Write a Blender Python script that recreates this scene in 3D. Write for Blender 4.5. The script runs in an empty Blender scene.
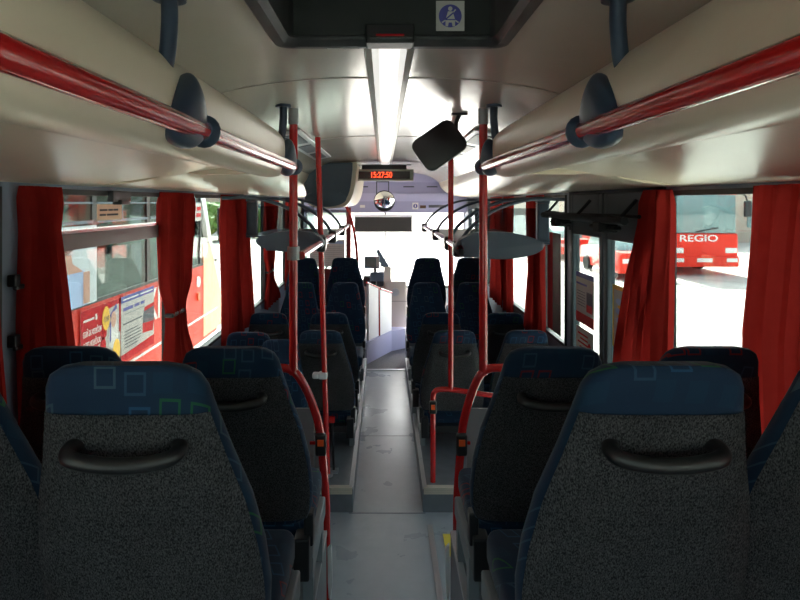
import bpy, bmesh, math, random
from mathutils import Vector, Matrix
random.seed(7)
S = bpy.context.scene
COL = S.collection
H = 1.95                      # camera height above the aisle floor
PI = math.pi

# ---------------------------------------------------------------- camera, world, sun, exposure
cam_d = bpy.data.cameras.new('camera')
cam = bpy.data.objects.new('camera', cam_d); COL.objects.link(cam)
cam.location = (0, 0, H); cam.rotation_euler = (PI/2, 0, 0)
cam_d.sensor_width = 36; cam_d.lens = 27
cam_d.shift_x = 16/800; cam_d.shift_y = -98/800
cam_d.clip_start = 0.02; cam_d.clip_end = 500
S.camera = cam
S.view_settings.view_transform = 'Standard'; S.view_settings.look = 'None'
S.view_settings.exposure = 1.05; S.view_settings.gamma = 1; S.view_settings.use_curve_mapping = False

w = bpy.data.worlds.new('world'); S.world = w; w.use_nodes = True
nt = w.node_tree; nt.nodes.clear()
wo = nt.nodes.new('ShaderNodeOutputWorld'); bg = nt.nodes.new('ShaderNodeBackground')
sky = nt.nodes.new('ShaderNodeTexSky'); sky.sky_type = 'NISHITA'; sky.sun_disc = False
sky.sun_elevation = math.radians(43); sky.sun_rotation = math.radians(3); sky.dust_density = 4; sky.air_density = 1.0; sky.ozone_density = 1.0
hsv = nt.nodes.new('ShaderNodeHueSaturation'); hsv.inputs['Saturation'].default_value = 0.35
nt.links.new(sky.outputs[0], hsv.inputs['Color']); nt.links.new(hsv.outputs[0], bg.inputs[0]); nt.links.new(bg.outputs[0], wo.inputs[0])
bg.inputs[1].default_value = 0.6
sun_d = bpy.data.lights.new('sun', 'SUN'); sun_d.energy = 22.0; sun_d.angle = math.radians(1.0); sun_d.color = (1, .95, .86)
sun = bpy.data.objects.new('sun', sun_d); COL.objects.link(sun)
sun.rotation_euler = Vector((0.03, 0.75, 0.66)).to_track_quat('Z', 'Y').to_euler()

# ---------------------------------------------------------------- materials
def mat(name, color, rough=.5, metal=0, spec=.5, **kw):
    m = bpy.data.materials.new(name); m.use_nodes = True
    p = m.node_tree.nodes['Principled BSDF']
    p.inputs['Base Color'].default_value = (*color, 1); p.inputs['Roughness'].default_value = rough
    p.inputs['Metallic'].default_value = metal; p.inputs['Specular IOR Level'].default_value = spec
    for k, v in kw.items():
        p.inputs[k.replace('_', ' ')].default_value = v
    return m
def nodes(m): return m.node_tree, m.node_tree.nodes, m.node_tree.links, m.node_tree.nodes['Principled BSDF']
def noise_col(m, c1, c2, scale, detail=2, lo=.35, hi=.65, bump=0, stretch=None):
    t, n, l, p = nodes(m)
    tc = n.new('ShaderNodeTexCoord'); mp = n.new('ShaderNodeMapping'); nz = n.new('ShaderNodeTexNoise'); cr = n.new('ShaderNodeValToRGB')
    if stretch: mp.inputs['Scale'].default_value = stretch
    nz.inputs['Scale'].default_value = scale; nz.inputs['Detail'].default_value = detail
    cr.color_ramp.elements[0].position = lo; cr.color_ramp.elements[1].position = hi
    cr.color_ramp.elements[0].color = (*c1, 1); cr.color_ramp.elements[1].color = (*c2, 1)
    l.new(tc.outputs['Object'], mp.inputs[0]); l.new(mp.outputs[0], nz.inputs['Vector']); l.new(nz.outputs['Fac'], cr.inputs[0]); l.new(cr.outputs[0], p.inputs['Base Color'])
    if bump:
        b = n.new('ShaderNodeBump'); b.inputs['Strength'].default_value = bump; b.inputs['Distance'].default_value = .004
        l.new(nz.outputs['Fac'], b.inputs['Height']); l.new(b.outputs[0], p.inputs['Normal'])
    return m

M = {}
M['ceiling'] = noise_col(mat('ceiling_panel', (.6, .57, .5), .17, 0, .75), (.58, .55, .48), (.62, .59, .52), 3)
M['cream'] = noise_col(mat('cream_panel', (.72, .62, .48), .30, 0, .5), (.68, .60, .47), (.74, .65, .51), 2)
M['wall'] = mat('wall_laminate', (.20, .24, .32), .5)
M['wall_low'] = mat('wall_low', (.30, .32, .36), .6)
M['matt'] = mat('matt_black_metal', (.01, .011, .013), .65, 0, .15)
M['black'] = mat('black_plastic', (.012, .013, .015), .38)
M['rubber'] = mat('black_rubber', (.015, .016, .018), .5)
M['navy'] = mat('slate_plastic', (.04, .062, .10), .38)
M['rackgrey'] = mat('rack_grey_plastic', (.08, .115, .16), .42)
M['hatch'] = mat('hatch_frame', (.05, .053, .055), .4)
M['hatch_dark'] = mat('hatch_inner', (.012, .016, .015), .5)
M['red'] = mat('red_enamel', (.48, .012, .012), .22, 0, .6, Coat_Weight=.6, Coat_Roughness=.1)
M['chrome'] = mat('chrome', (.7, .7, .7), .2, 1)
M['alu'] = mat('brushed_aluminium', (.55, .57, .6), .35, .8)
M['clampgrey'] = mat('clamp_grey', (.35, .35, .36), .4, .3)
M['white_plastic'] = mat('white_plastic', (.75, .75, .76), .35)
M['ivory'] = mat('ivory_rubber', (.55, .52, .44), .6)
M['seatgrey'] = mat('seat_leg_grey', (.22, .25, .27), .45, .3)
M['podium'] = noise_col(mat('podium_vinyl', (.2, .22, .25), .55), (.14, .16, .18), (.17, .19, .215), 12, 4)
M['podium_side'] = noise_col(mat('podium_side', (.22, .25, .28), .5), (.16, .185, .21), (.19, .215, .245), 12, 4)
M['yellow'] = mat('yellow_tape', (.75, .6, .08), .5)
M['orange'] = mat('orange_button', (.9, .12, .02), .4)
M['lilac'] = mat('lilac_panel', (.36, .36, .56), .5)
M['lilac_light'] = mat('lilac_light_panel', (.46, .46, .68), .5)
M['whitepanel'] = mat('white_cab_panel', (.9, .9, .9), .4)
M['beige'] = mat('beige_dash', (.42, .37, .32), .5)
M['paper'] = mat('paper', (.75, .74, .72), .7)
M['poster_stock'] = mat('poster_stock', (.55, .53, .50), .7, 0, .2)
M['ink'] = mat('ink_grey', (.08, .08, .10), .7)
M['blue_ink'] = mat('blue_ink', (.07, .07, .32), .6)
M['red_ink'] = mat('red_ink', (.50, .012, .018), .7, 0, .15)
M['yellow_ink'] = mat('yellow_ink', (.85, .5, .03), .6)
M['skin'] = mat('printed_skin', (.6, .33, .24), .6)
M['hair'] = mat('printed_hair', (.08, .04, .02), .6)
M['pale_blue'] = mat('printed_pale_blue', (.42, .55, .8), .6)
M['cyan'] = mat('cyan_curtain', (.3, .75, .75), .6)
M['busred'] = mat('bus_red_paint', (.80, .045, .025), .45, 0, .2)
M['busorange'] = mat('bus_apricot_paint', (.85, .42, .25), .4)
M['buswhite'] = mat('bus_white_paint', (.8, .8, .78), .35)
M['tyre'] = mat('tyre', (.02, .02, .02), .8)
M['busint'] = mat('bus_inside', (.12, .15, .15), .7)
M['busseat'] = mat('bus_inside_seat', (.06, .08, .09), .8)
M['plaster'] = noise_col(mat('plaster', (.5, .4, .32), .8), (.45, .37, .3), (.55, .47, .4), 1)
M['leaf'] = noise_col(mat('leaves', (.1, .2, .04), .7), (.06, .14, .03), (.2, .32, .08), 3)
M['bark'] = mat('bark', (.12, .08, .05), .8)
M['led'] = mat('led', (.9, .05, .02), .5, Emission_Color=(1, .06, .015, 1), Emission_Strength=2.2)
M['ledback'] = mat('led_window', (.035, .006, .008), .25)
M['signframe'] = mat('sign_frame', (.36, .34, .28), .45)
M['lamp'] = mat('lamp_diffuser', (.85, .86, .85), .3, Emission_Color=(1, .98, .93, 1), Emission_Strength=.35)  # slight emission added for the strip's whiteness; the lamp itself is likely off
M['lampedge'] = mat('lamp_edge', (.42, .38, .34), .3)
M['mirror'] = mat('mirror_glass', (.85, .88, .92), .03, 1)

def carpet_mat():
    m = mat('grey_ribbed_back', (.08, .08, .08), .95, 0, .1)
    t, n, l, p = nodes(m)
    tc = n.new('ShaderNodeTexCoord'); nz = n.new('ShaderNodeTexNoise'); nz.inputs['Scale'].default_value = 420; nz.inputs['Detail'].default_value = 2
    mp = n.new('ShaderNodeMapping'); mp.inputs['Scale'].default_value = (1, 1, .45)
    n2 = n.new('ShaderNodeTexNoise'); n2.inputs['Scale'].default_value = 9
    cr = n.new('ShaderNodeValToRGB'); cr.color_ramp.elements[0].position = .36; cr.color_ramp.elements[1].position = .66
    cr.color_ramp.elements[0].color = (.035, .037, .042, 1); cr.color_ramp.elements[1].color = (.19, .193, .203, 1)
    mx = n.new('ShaderNodeMix'); mx.data_type = 'RGBA'; mx.blend_type = 'MULTIPLY'; mx.inputs[0].default_value = .35
    l.new(tc.outputs['Object'], mp.inputs[0]); l.new(mp.outputs[0], nz.inputs['Vector']); l.new(nz.outputs['Fac'], cr.inputs[0])
    l.new(tc.outputs['Object'], n2.inputs['Vector']); l.new(cr.outputs[0], mx.inputs['A']); l.new(n2.outputs['Fac'], mx.inputs['B']); l.new(mx.outputs['Result'], p.inputs['Base Color'])
    b = n.new('ShaderNodeBump'); b.inputs['Strength'].default_value = .6; b.inputs['Distance'].default_value = .003
    l.new(nz.outputs['Fac'], b.inputs['Height']); l.new(b.outputs[0], p.inputs['Normal'])
    return m
M['carpet'] = carpet_mat()

def seat_fabric():
    m = mat('blue_squares_moquette', (.02, .05, .12), .9, 0, .15)
    t, n, l, p = nodes(m)
    tc = n.new('ShaderNodeTexCoord')
    oi = n.new('ShaderNodeObjectInfo'); sm = n.new('ShaderNodeMath'); sm.operation = 'MULTIPLY'; sm.inputs[1].default_value = 7.3
    ad = n.new('ShaderNodeVectorMath'); sx_ = n.new('ShaderNodeSeparateXYZ'); cb = n.new('ShaderNodeCombineXYZ')
    l.new(oi.outputs['Random'], sm.inputs[0]); l.new(tc.outputs['Object'], sx_.inputs[0])
    def ma(a, b, k):
        x = n.new('ShaderNodeMath'); x.operation = 'MULTIPLY_ADD'; l.new(b, x.inputs[0]); x.inputs[1].default_value = k; l.new(a, x.inputs[2]); return x.outputs[0]
    l.new(ma(sx_.outputs[0], sx_.outputs[1], .45), cb.inputs[0]); l.new(ma(sx_.outputs[2], sx_.outputs[1], .75), cb.inputs[1])
    l.new(cb.outputs[0], ad.inputs[0]); l.new(sm.outputs[0], ad.inputs[1])
    def vor(scale, off, rnd):
        mp = n.new('ShaderNodeMapping'); mp.inputs['Location'].default_value = off
        v = n.new('ShaderNodeTexVoronoi'); v.distance = 'CHEBYCHEV'; v.voronoi_dimensions = '2D'; v.inputs['Scale'].default_value = scale; v.inputs['Randomness'].default_value = rnd
        l.new(ad.outputs[0], mp.inputs[0]); l.new(mp.outputs[0], v.inputs['Vector'])
        return v
    def math_(op, a, b=None):
        x = n.new('ShaderNodeMath'); x.operation = op
        for i, s in enumerate((a, b)):
            if s is None: continue
            if isinstance(s, (int, float)): x.inputs[i].default_value = s
            else: l.new(s, x.inputs[i])
        return x.outputs[0]
    def mix(f, a, b):
        x = n.new('ShaderNodeMix'); x.data_type = 'RGBA'; l.new(f, x.inputs[0])
        for k, s in (('A', a), ('B', b)):
            if isinstance(s, tuple): x.inputs[k].default_value = (*s, 1)
            else: l.new(s, x.inputs[k])
        return x.outputs['Result']
    v = vor(17, (.013, .02, .01), .5)
    d = v.outputs['Distance']; sc_ = n.new('ShaderNodeSeparateColor'); l.new(v.outputs['Color'], sc_.inputs[0])
    ring = math_('MULTIPLY', math_('LESS_THAN', d, .33), math_('GREATER_THAN', d, .25))
    fill = math_('LESS_THAN', d, .30)
    r, g, bb = sc_.outputs[0], sc_.outputs[1], sc_.outputs[2]
    cr = n.new('ShaderNodeValToRGB'); cr.color_ramp.interpolation = 'CONSTANT'
    e = cr.color_ramp.elements; e[0].position = 0; e[0].color = (.026, .062, .105, 1); e[1].position = .45; e[1].color = (.02, .07, .14, 1)
    for pos, c in ((.66, (.16, .015, .02)), (.78, (.04, .075, .10)), (.9, (.018, .10, .045))):
        q = e.new(pos); q.color = (*c, 1)
    l.new(g, cr.inputs[0])
    isring = math_('GREATER_THAN', r, .42); isfill = math_('LESS_THAN', r, .26)
    base = (.011, .028, .060)
    v2 = vor(14, (.4, .3, .2), .9); s2 = n.new('ShaderNodeSeparateColor'); l.new(v2.outputs['Color'], s2.inputs[0])
    bf = math_('MULTIPLY', math_('LESS_THAN', v2.outputs['Distance'], .36), math_('LESS_THAN', s2.outputs[0], .4))
    c0 = mix(bf, base, (.011, .028, .062))
    c1 = mix(math_('MULTIPLY', ring, isring), c0, cr.outputs[0])
    c2 = mix(math_('MULTIPLY', fill, isfill), c1, (.011, .034, .068))
    l.new(c2, p.inputs['Base Color'])
    nz = n.new('ShaderNodeTexNoise'); nz.inputs['Scale'].default_value = 500
    b = n.new('ShaderNodeBump'); b.inputs['Strength'].default_value = .25; b.inputs['Distance'].default_value = .002
    l.new(tc.outputs['Object'], nz.inputs['Vector']); l.new(nz.outputs['Fac'], b.inputs['Height']); l.new(b.outputs[0], p.inputs['Normal'])
    p.inputs['Sheen Weight'].default_value = .12; p.inputs['Sheen Roughness'].default_value = .4
    return m
M['moquette'] = seat_fabric()

def curtain_mat():
    m = bpy.data.materials.new('red_curtain'); m.use_nodes = True
    n = m.node_tree.nodes; l = m.node_tree.links; n.clear()
    o = n.new('ShaderNodeOutputMaterial'); d = n.new('ShaderNodeBsdfDiffuse'); t = n.new('ShaderNodeBsdfTranslucent'); x = n.new('ShaderNodeMixShader')
    tc = n.new('ShaderNodeTexCoord'); nz = n.new('ShaderNodeTexNoise'); nz.inputs['Scale'].default_value = 14; nz.inputs['Detail'].default_value = 4
    cr = n.new('ShaderNodeValToRGB'); cr.color_ramp.elements[0].color = (.25, .016, .014, 1); cr.color_ramp.elements[1].color = (.35, .026, .020, 1)
    l.new(tc.outputs['Object'], nz.inputs['Vector']); l.new(nz.outputs['Fac'], cr.inputs[0]); l.new(cr.outputs[0], d.inputs[0]); l.new(cr.outputs[0], t.inputs[0])
    x.inputs[0].default_value = .22
    l.new(d.outputs[0], x.inputs[1]); l.new(t.outputs[0], x.inputs[2]); l.new(x.outputs[0], o.inputs[0])
    return m
M['curtain'] = curtain_mat()
def thin_paper(name, c):
    m = bpy.data.materials.new(name); m.use_nodes = True; n = m.node_tree.nodes; l = m.node_tree.links; n.clear()
    o = n.new('ShaderNodeOutputMaterial'); d = n.new('ShaderNodeBsdfDiffuse'); t = n.new('ShaderNodeBsdfTranslucent'); x = n.new('ShaderNodeMixShader')
    d.inputs[0].default_value = (*c, 1); t.inputs[0].default_value = (*c, 1); x.inputs[0].default_value = .5
    l.new(d.outputs[0], x.inputs[1]); l.new(t.outputs[0], x.inputs[2]); l.new(x.outputs[0], o.inputs[0]); return m
M['stickbeige'] = thin_paper('beige_sticker', (.92, .74, .60))

def glass_mat(name, tint, refl=.5):
    m = bpy.data.materials.new(name); m.use_nodes = True
    n = m.node_tree.nodes; l = m.node_tree.links; n.clear()
    o = n.new('ShaderNodeOutputMaterial'); t = n.new('ShaderNodeBsdfTransparent'); g = n.new('ShaderNodeBsdfGlossy'); x = n.new('ShaderNodeMixShader')
    f = n.new('ShaderNodeFresnel'); f.inputs[0].default_value = 1.45; mu = n.new('ShaderNodeMath'); mu.operation = 'MULTIPLY'; mu.inputs[1].default_value = refl
    t.inputs[0].default_value = (*tint, 1); g.inputs['Roughness'].default_value = .02
    l.new(f.outputs[0], mu.inputs[0]); l.new(mu.outputs[0], x.inputs[0]); l.new(t.outputs[0], x.inputs[1]); l.new(g.outputs[0], x.inputs[2]); l.new(x.outputs[0], o.inputs[0])
    return m
M['glass'] = glass_mat('side_window_glass', (.60, .66, .64), .3)
M['windscreen'] = glass_mat('windscreen_glass', (.93, .95, .95), .5)
M['glass_dark'] = glass_mat('tinted_coach_glass', (.30, .40, .38), .55)
M['rackglass'] = glass_mat('smoked_rack_glass', (.55, .58, .6), .6)

def floor_mat():
    m = mat('blue_grey_vinyl', (.3, .34, .38), .38, 0, .5)
    t, n, l, p = nodes(m)
    tc = n.new('ShaderNodeTexCoord'); nz = n.new('ShaderNodeTexNoise'); nz.inputs['Scale'].default_value = 9; nz.inputs['Detail'].default_value = 6; nz.inputs['Roughness'].default_value = .65
    cr = n.new('ShaderNodeValToRGB'); cr.color_ramp.elements[0].position = .3; cr.color_ramp.elements[1].position = .75
    cr.color_ramp.elements[0].color = (.30, .345, .39, 1); cr.color_ramp.elements[1].color = (.36, .405, .45, 1)
    n2 = n.new('ShaderNodeTexNoise'); n2.inputs['Scale'].default_value = 3.5; n2.inputs['Detail'].default_value = 4
    r2 = n.new('ShaderNodeMapRange'); r2.inputs['From Min'].default_value = .3; r2.inputs['From Max'].default_value = .7; r2.inputs['To Min'].default_value = .26; r2.inputs['To Max'].default_value = .33
    l.new(tc.outputs['Object'], nz.inputs['Vector']); l.new(tc.outputs['Object'], n2.inputs['Vector']); l.new(nz.outputs['Fac'], cr.inputs[0]); l.new(cr.outputs[0], p.inputs['Base Color'])
    l.new(n2.outputs['Fac'], r2.inputs['Value']); l.new(r2.outputs['Result'], p.inputs['Roughness'])
    return m
M['floor'] = floor_mat()
M['frontfloor'] = noise_col(mat('front_floor', (.14, .14, .16), .8), (.10, .10, .12), (.15, .15, .17), 60, 3)
M['ground'] = noise_col(mat('sunlit_concrete', (.5, .48, .44), .9), (.46, .44, .41), (.56, .54, .5), 1.2, 4)

# ---------------------------------------------------------------- mesh helpers
def link(name, bm, m, parent=None, smooth=False, kind=None):
    me = bpy.data.meshes.new(name)
    bmesh.ops.recalc_face_normals(bm, faces=bm.faces[:])
    bm.to_mesh(me); bm.free()
    ms = m if isinstance(m, (list, tuple)) else [m]
    for k in ms: me.materials.append(k)
    if smooth:
        me.shade_smooth()
        try: me.set_sharp_from_angle(angle=math.radians(40))
        except Exception: pass
    o = bpy.data.objects.new(name, me); COL.objects.link(o)
    if parent is not None: o.parent = parent
    if kind: o['kind'] = kind
    return o
def tag(o, label, cat, group=None, kind=None):
    o['label'] = label; o['category'] = cat
    if group: o['group'] = group
    if kind: o['kind'] = kind
    return o
def empty(name, loc=(0, 0, 0), rz=0):
    o = bpy.data.objects.new(name, None); COL.objects.link(o); o.location = loc; o.rotation_euler = (0, 0, rz); o.empty_display_size = .05
    return o
def box(bm, x0, x1, y0, y1, z0, z1, bev=0, seg=2, mi=0):
    r = bmesh.ops.create_cube(bm, size=1)
    vs = r['verts']
    for v in vs:
        v.co = Vector(((x0+x1)/2 + v.co.x*(x1-x0), (y0+y1)/2 + v.co.y*(y1-y0), (z0+z1)/2 + v.co.z*(z1-z0)))
    fs = set(f for v in vs for f in v.link_faces)
    for f in fs: f.material_index = mi
    if bev:
        es = list(set(e for v in vs for e in v.link_edges))
        bmesh.ops.bevel(bm, geom=es, offset=bev, segments=seg, affect='EDGES', profile=.5)
    return vs
def B(*boxes, bev=0, seg=2):
    bm = bmesh.new()
    for b in boxes: box(bm, *b, bev=bev, seg=seg)
    return bm
def crom(pts, n=6):
    P = [Vector(p) for p in pts]
    if len(P) < 3: return P
    Q = [P[0]*2-P[1]] + P + [P[-1]*2-P[-2]]
    out = []
    for i in range(1, len(Q)-2):
        a, b, c, d = Q[i-1], Q[i], Q[i+1], Q[i+2]
        for k in range(n):
            t = k/n
            out.append(.5*((2*b) + (c-a)*t + (2*a-5*b+4*c-d)*t*t + (3*b-a-3*c+d)*t**3))
    out.append(P[-1]); return out
def tube(bm, pts, r, sides=12, smooth_n=0, rs=None, flat=1.0, up=Vector((0, 0, 1))):
    P = crom(pts, smooth_n) if smooth_n else [Vector(p) for p in pts]
    n = len(P); rings = []
    prev = None
    for i, p in enumerate(P):
        t = (P[min(i+1, n-1)] - P[max(i-1, 0)]).normalized()
        u = prev if prev is not None else (up if abs(t.dot(up)) < .95 else Vector((0, 1, 0)))
        u = (u - t*u.dot(t)).normalized(); prev = u; v = t.cross(u)
        rr = r if rs is None else rs(i/(n-1))
        rings.append([bm.verts.new(p + (u*math.cos(a)*rr*flat + v*math.sin(a)*rr)) for a in (2*PI*k/sides for k in range(sides))])
    for a, b in zip(rings, rings[1:]):
        for k in range(sides):
            bm.faces.new((a[k], a[(k+1) % sides], b[(k+1) % sides], b[k]))
    bm.faces.new(rings[0][::-1]); bm.faces.new(rings[-1])
    return bm
def T(pts, r, **k): return tube(bmesh.new(), pts, r, **k)
def corner_path(pts, rad=.08, n=6):
    P = [Vector(p) for p in pts]; out = [P[0]]
    for a, b, c in zip(P, P[1:], P[2:]):
        r = min(rad, (a-b).length*.45, (c-b).length*.45)
        s = b + (a-b).normalized()*r; e = b + (c-b).normalized()*r
        for k in range(n+1):
            t = k/n; out.append(s*(1-t)**2 + b*2*t*(1-t) + e*t*t)
    out.append(P[-1]); return out
def prism(bm, prof, axis, a, b, bev=0):
    """extrude closed profile; axis 'y': prof (x,z); 'x': prof (y,z); 'z': prof (x,y)"""
    def mk(p, t):
        return Vector((p[0], t, p[1])) if axis == 'y' else Vector((t, p[0], p[1])) if axis == 'x' else Vector((p[0], p[1], t))
    A = [bm.verts.new(mk(p, a)) for p in prof]; C = [bm.verts.new(mk(p, b)) for p in prof]
    n = len(prof)
    f1 = bm.faces.new(A); f2 = bm.faces.new(C[::-1])
    for k in range(n): bm.faces.new((A[k], C[k], C[(k+1) % n], A[(k+1) % n]))
    if bev:
        es = list(f1.edges) + list(f2.edges)
        bmesh.ops.bevel(bm, geom=es, offset=bev, segments=3, affect='EDGES', profile=.5)
    return bm
def sheet(bm, prof, y0, y1, th, ny=1):
    """open profile (x,z) swept along y, given thickness (outwards = +normal by th)"""
    P = [Vector((p[0], 0, p[1])) for p in prof]; n = len(P)
    off = []
    for i in range(n):
        t = (P[min(i+1, n-1)] - P[max(i-1, 0)]).normalized(); off.append(P[i] + Vector((-t.z, 0, t.x))*th)
    ring = P + off[::-1]
    rows = []
    for j in range(ny+1):
        y = y0 + (y1-y0)*j/ny
        rows.append([bm.verts.new(Vector((q.x, y, q.z))) for q in ring])
    k = len(ring)
    for a, b in zip(rows, rows[1:]):
        for i in range(k): bm.faces.new((a[i], b[i], b[(i+1) % k], a[(i+1) % k]))
    bm.faces.new(rows[0]); bm.faces.new(rows[-1][::-1])
    return bm
def smooth2(pts, n=6):
    return [(p.x, p.z) for p in crom([(a, 0, b) for a, b in pts], n)]
def disc(bm, c, r, axis, th, sides=24, rz=None):
    rz = r if rz is None else rz
    prof = [(math.cos(2*PI*k/sides), math.sin(2*PI*k/sides)) for k in range(sides)]
    if axis == 'y': return prism(bm, [(c[0]+r*p, c[2]+rz*q) for p, q in prof], 'y', c[1]-th/2, c[1]+th/2)
    if axis == 'x': return prism(bm, [(c[1]+r*p, c[2]+rz*q) for p, q in prof], 'x', c[0]-th/2, c[0]+th/2)
    return prism(bm, [(c[0]+r*p, c[1]+rz*q) for p, q in prof], 'z', c[2]-th/2, c[2]+th/2)
def text(name, s, size, m, parent, loc, rot, align='CENTER', depth=.0008, sx=1):
    c = bpy.data.curves.new(name, 'FONT'); c.body = s; c.size = size; c.extrude = depth; c.offset = size*.012 if m is not M['led'] else 0; c.align_x = align; c.align_y = 'CENTER'
    c.materials.append(m)
    t = bpy.data.objects.new(name, c); COL.objects.link(t)
    t.location = loc; t.rotation_euler = rot; t.scale = (sx, 1, 1)
    bpy.context.view_layer.update()
    me = bpy.data.meshes.new_from_object(t.evaluated_get(bpy.context.evaluated_depsgraph_get()))
    me.name = name; nm = t.name; bpy.data.objects.remove(t); bpy.data.curves.remove(c)
    me.materials.clear(); me.materials.append(m)
    t = bpy.data.objects.new(name, me); COL.objects.link(t)
    t.location = loc; t.rotation_euler = rot; t.scale = (sx, 1, 1)
    if parent: t.parent = parent
    return t

CX = .02                      # centre line of the bus relative to the camera
XL, XR = -1.24, 1.28          # inner faces of the side walls
Y0, Y1 = -1.2, 9.5
def Z(v): return H + v

# ================================================================ STRUCTURE
link('floor', B((XL-.06, XR+.06, Y0, 6.96, -.1, 0)), M['floor'], kind='structure')
link('floor_front', B((XL-.06, XR+.06, 6.96, Y1+.1, -.1, -.004)), M['frontfloor'], kind='structure')
link('trim_1', B((-.2, .27, 6.94, 6.98, 0, .008)), M['alu'], kind='structure')
# joints of the vinyl
link('trim_2', B((-.22, .26, 3.755, 3.765, 0, .0015), (-.2, .25, 5.0, 5.006, 0, .0015)), M['podium_side'], kind='structure')
link('trim_3', B((.262, .292, 2.2, 3.62, 0, .004)), M['alu'], kind='structure')
t = tag(link('floor_marking', B((.345, .43, 3.30, 3.52, 0, .003)), M['yellow']), 'yellow marking patch on the floor beside the metal strip', 'marking')

def side_wall(name, x_in, sgn, pillars, gaps_low=()):
    """lower band, upper band and pillars between the windows"""
    x0, x1 = sorted((x_in, x_in + sgn*.03))
    bm = bmesh.new()
    ys = [Y0] + [v for g in gaps_low for v in g] + [Y1]
    for a, b in zip(ys[::2], ys[1::2]): box(bm, x0, x1, a, b, -.3, .93)
    box(bm, x0, x1, Y0, Y1, 2.0, 2.62)
    for a, b in pillars: box(bm, x0, x1, a, b, .93, 2.0)
    return link(name, bm, M['wall'], kind='structure')
LW = [(-1.0, .35), (.5, 1.93), (2.06, 3.45), (3.56, 4.85), (4.99, 6.2), (6.34, 7.55), (7.69, 9.2)]
RW = [(-1.0, .2), (.35, 1.2), (1.30, 2.71), (4.2, 4.78), (4.90, 6.1), (6.24, 7.45)]
def pil(wins):
    e = [Y0] + [v for g in wins for v in g] + [Y1]
    return list(zip(e[::2], e[1::2]))
side_wall('wall_left', XL, -1, pil(LW))
DOOR = (2.80, 4.06)
FDOOR = (7.6, 9.0)
side_wall('wall_right', XR, 1, [(Y0, -1.0), (.2, .35), (1.2, 1.30), (2.71, DOOR[0]), (DOOR[1], 4.2), (4.78, 4.90), (6.1, 6.24), (7.45, 7.6), (9.0, Y1)], gaps_low=(DOOR, FDOOR))
wn = 0
def window(x_in, sgn, a, b, z0=.93, z1=2.0, vent=False, glass='glass'):
    global wn; wn += 1
    e = empty('window_%d' % wn, (x_in, (a+b)/2, z0)); e['kind'] = 'structure'
    def L(bm, n, m):
        bmesh.ops.translate(bm, verts=bm.verts, vec=-Vector(e.location)); return link(n, bm, m, e)
    xi, xo = x_in - sgn*.012, x_in + sgn*.031
    x0, x1 = sorted((xi, xo)); f = .022
    bm = B((x0, x1, a, b, z0, z0+f), (x0, x1, a, b, z1-f, z1), (x0, x1, a, a+f, z0+f, z1-f), (x0, x1, b-f, b, z0+f, z1-f))
    L(bm, 'frame', M['rubber'])
    g = x_in + sgn*.02
    bm = B((min(g, g+sgn*.004), max(g, g+sgn*.004), a+f, b-f, z0+f, z1-f))
    L(bm, 'pane', M[glass])
    if vent:
        zv = Z(-.155)
        bm = B((x0-.01, x1, a+f, b-f, zv-.035, zv+.03)); L(bm, 'vent_rail', M['vrail'])
        bm = B((x0-.016, x1, a+f, b-f, zv+.03, zv+.042)); L(bm, 'vent_sill', M['chrome'])
    return e
M['vrail'] = mat('vent_rail_brown', (.10, .065, .06), .3, .3)
for i, (a, b) in enumerate(LW): window(XL, -1, a, b, vent=(i == 2), glass='windscreen' if i == 7 else 'glass')
for a, b in RW: window(XR, 1, a, b)

# ceiling, in three strips so the roof hatch opening stays free
def ceil_prof(s):
    return smooth2([(0, Z(.45)), (s*.26, Z(.447)), (s*.52, Z(.416)), (s*.68, Z(.365)), (s*.80, Z(.28))], 5)
HX0, HX1, HY = -.27, .31, 1.57
bm = bmesh.new()
def clip(prof, x0, x1):
    xs = sorted(set([x0, x1] + [p[0] for p in prof if x0 < p[0] < x1]))
    pr = sorted(prof)
    def zz(x):
        for (a, za), (b, zb) in zip(pr, pr[1:]):
            if a <= x <= b: return za + (zb-za)*(x-a)/(b-a)
        return pr[0][1] if x < pr[0][0] else pr[-1][1]
    return [(x, zz(x)) for x in xs]
full = sorted([(CX+x, z) for x, z in ceil_prof(-1)[1:]] + [(CX+x, z) for x, z in ceil_prof(1)])
xa, xb = full[0][0], full[-1][0]
sheet(bm, clip(full, xa, HX0), Y0, HY, .02); sheet(bm, clip(full, HX1, xb), Y0, HY, .02)
sheet(bm, clip(full, HX0, HX1), Y0, .55, .02)
sheet(bm, full, HY, 8.9, .02)
link('ceiling', bm, M['ceiling'], smooth=True, kind='structure')
def zceil(x):
    return clip(full, x, x+.001)[0][1]
link('roof', B((XL-.07, XR+.07, Y0, Y1, 2.62, 2.68)), M['buswhite'], kind='structure')
# joint strips across the ceiling
for i, y in enumerate((2.17, 4.1, 6.55)):
    bm = bmesh.new(); sheet(bm, [(x, z-.0035) for x, z in clip(full, -.70, .74)], y, y+.006, .004)
    link('trim_%d' % (4+i), bm, M['lampedge'], kind='structure')

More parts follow.
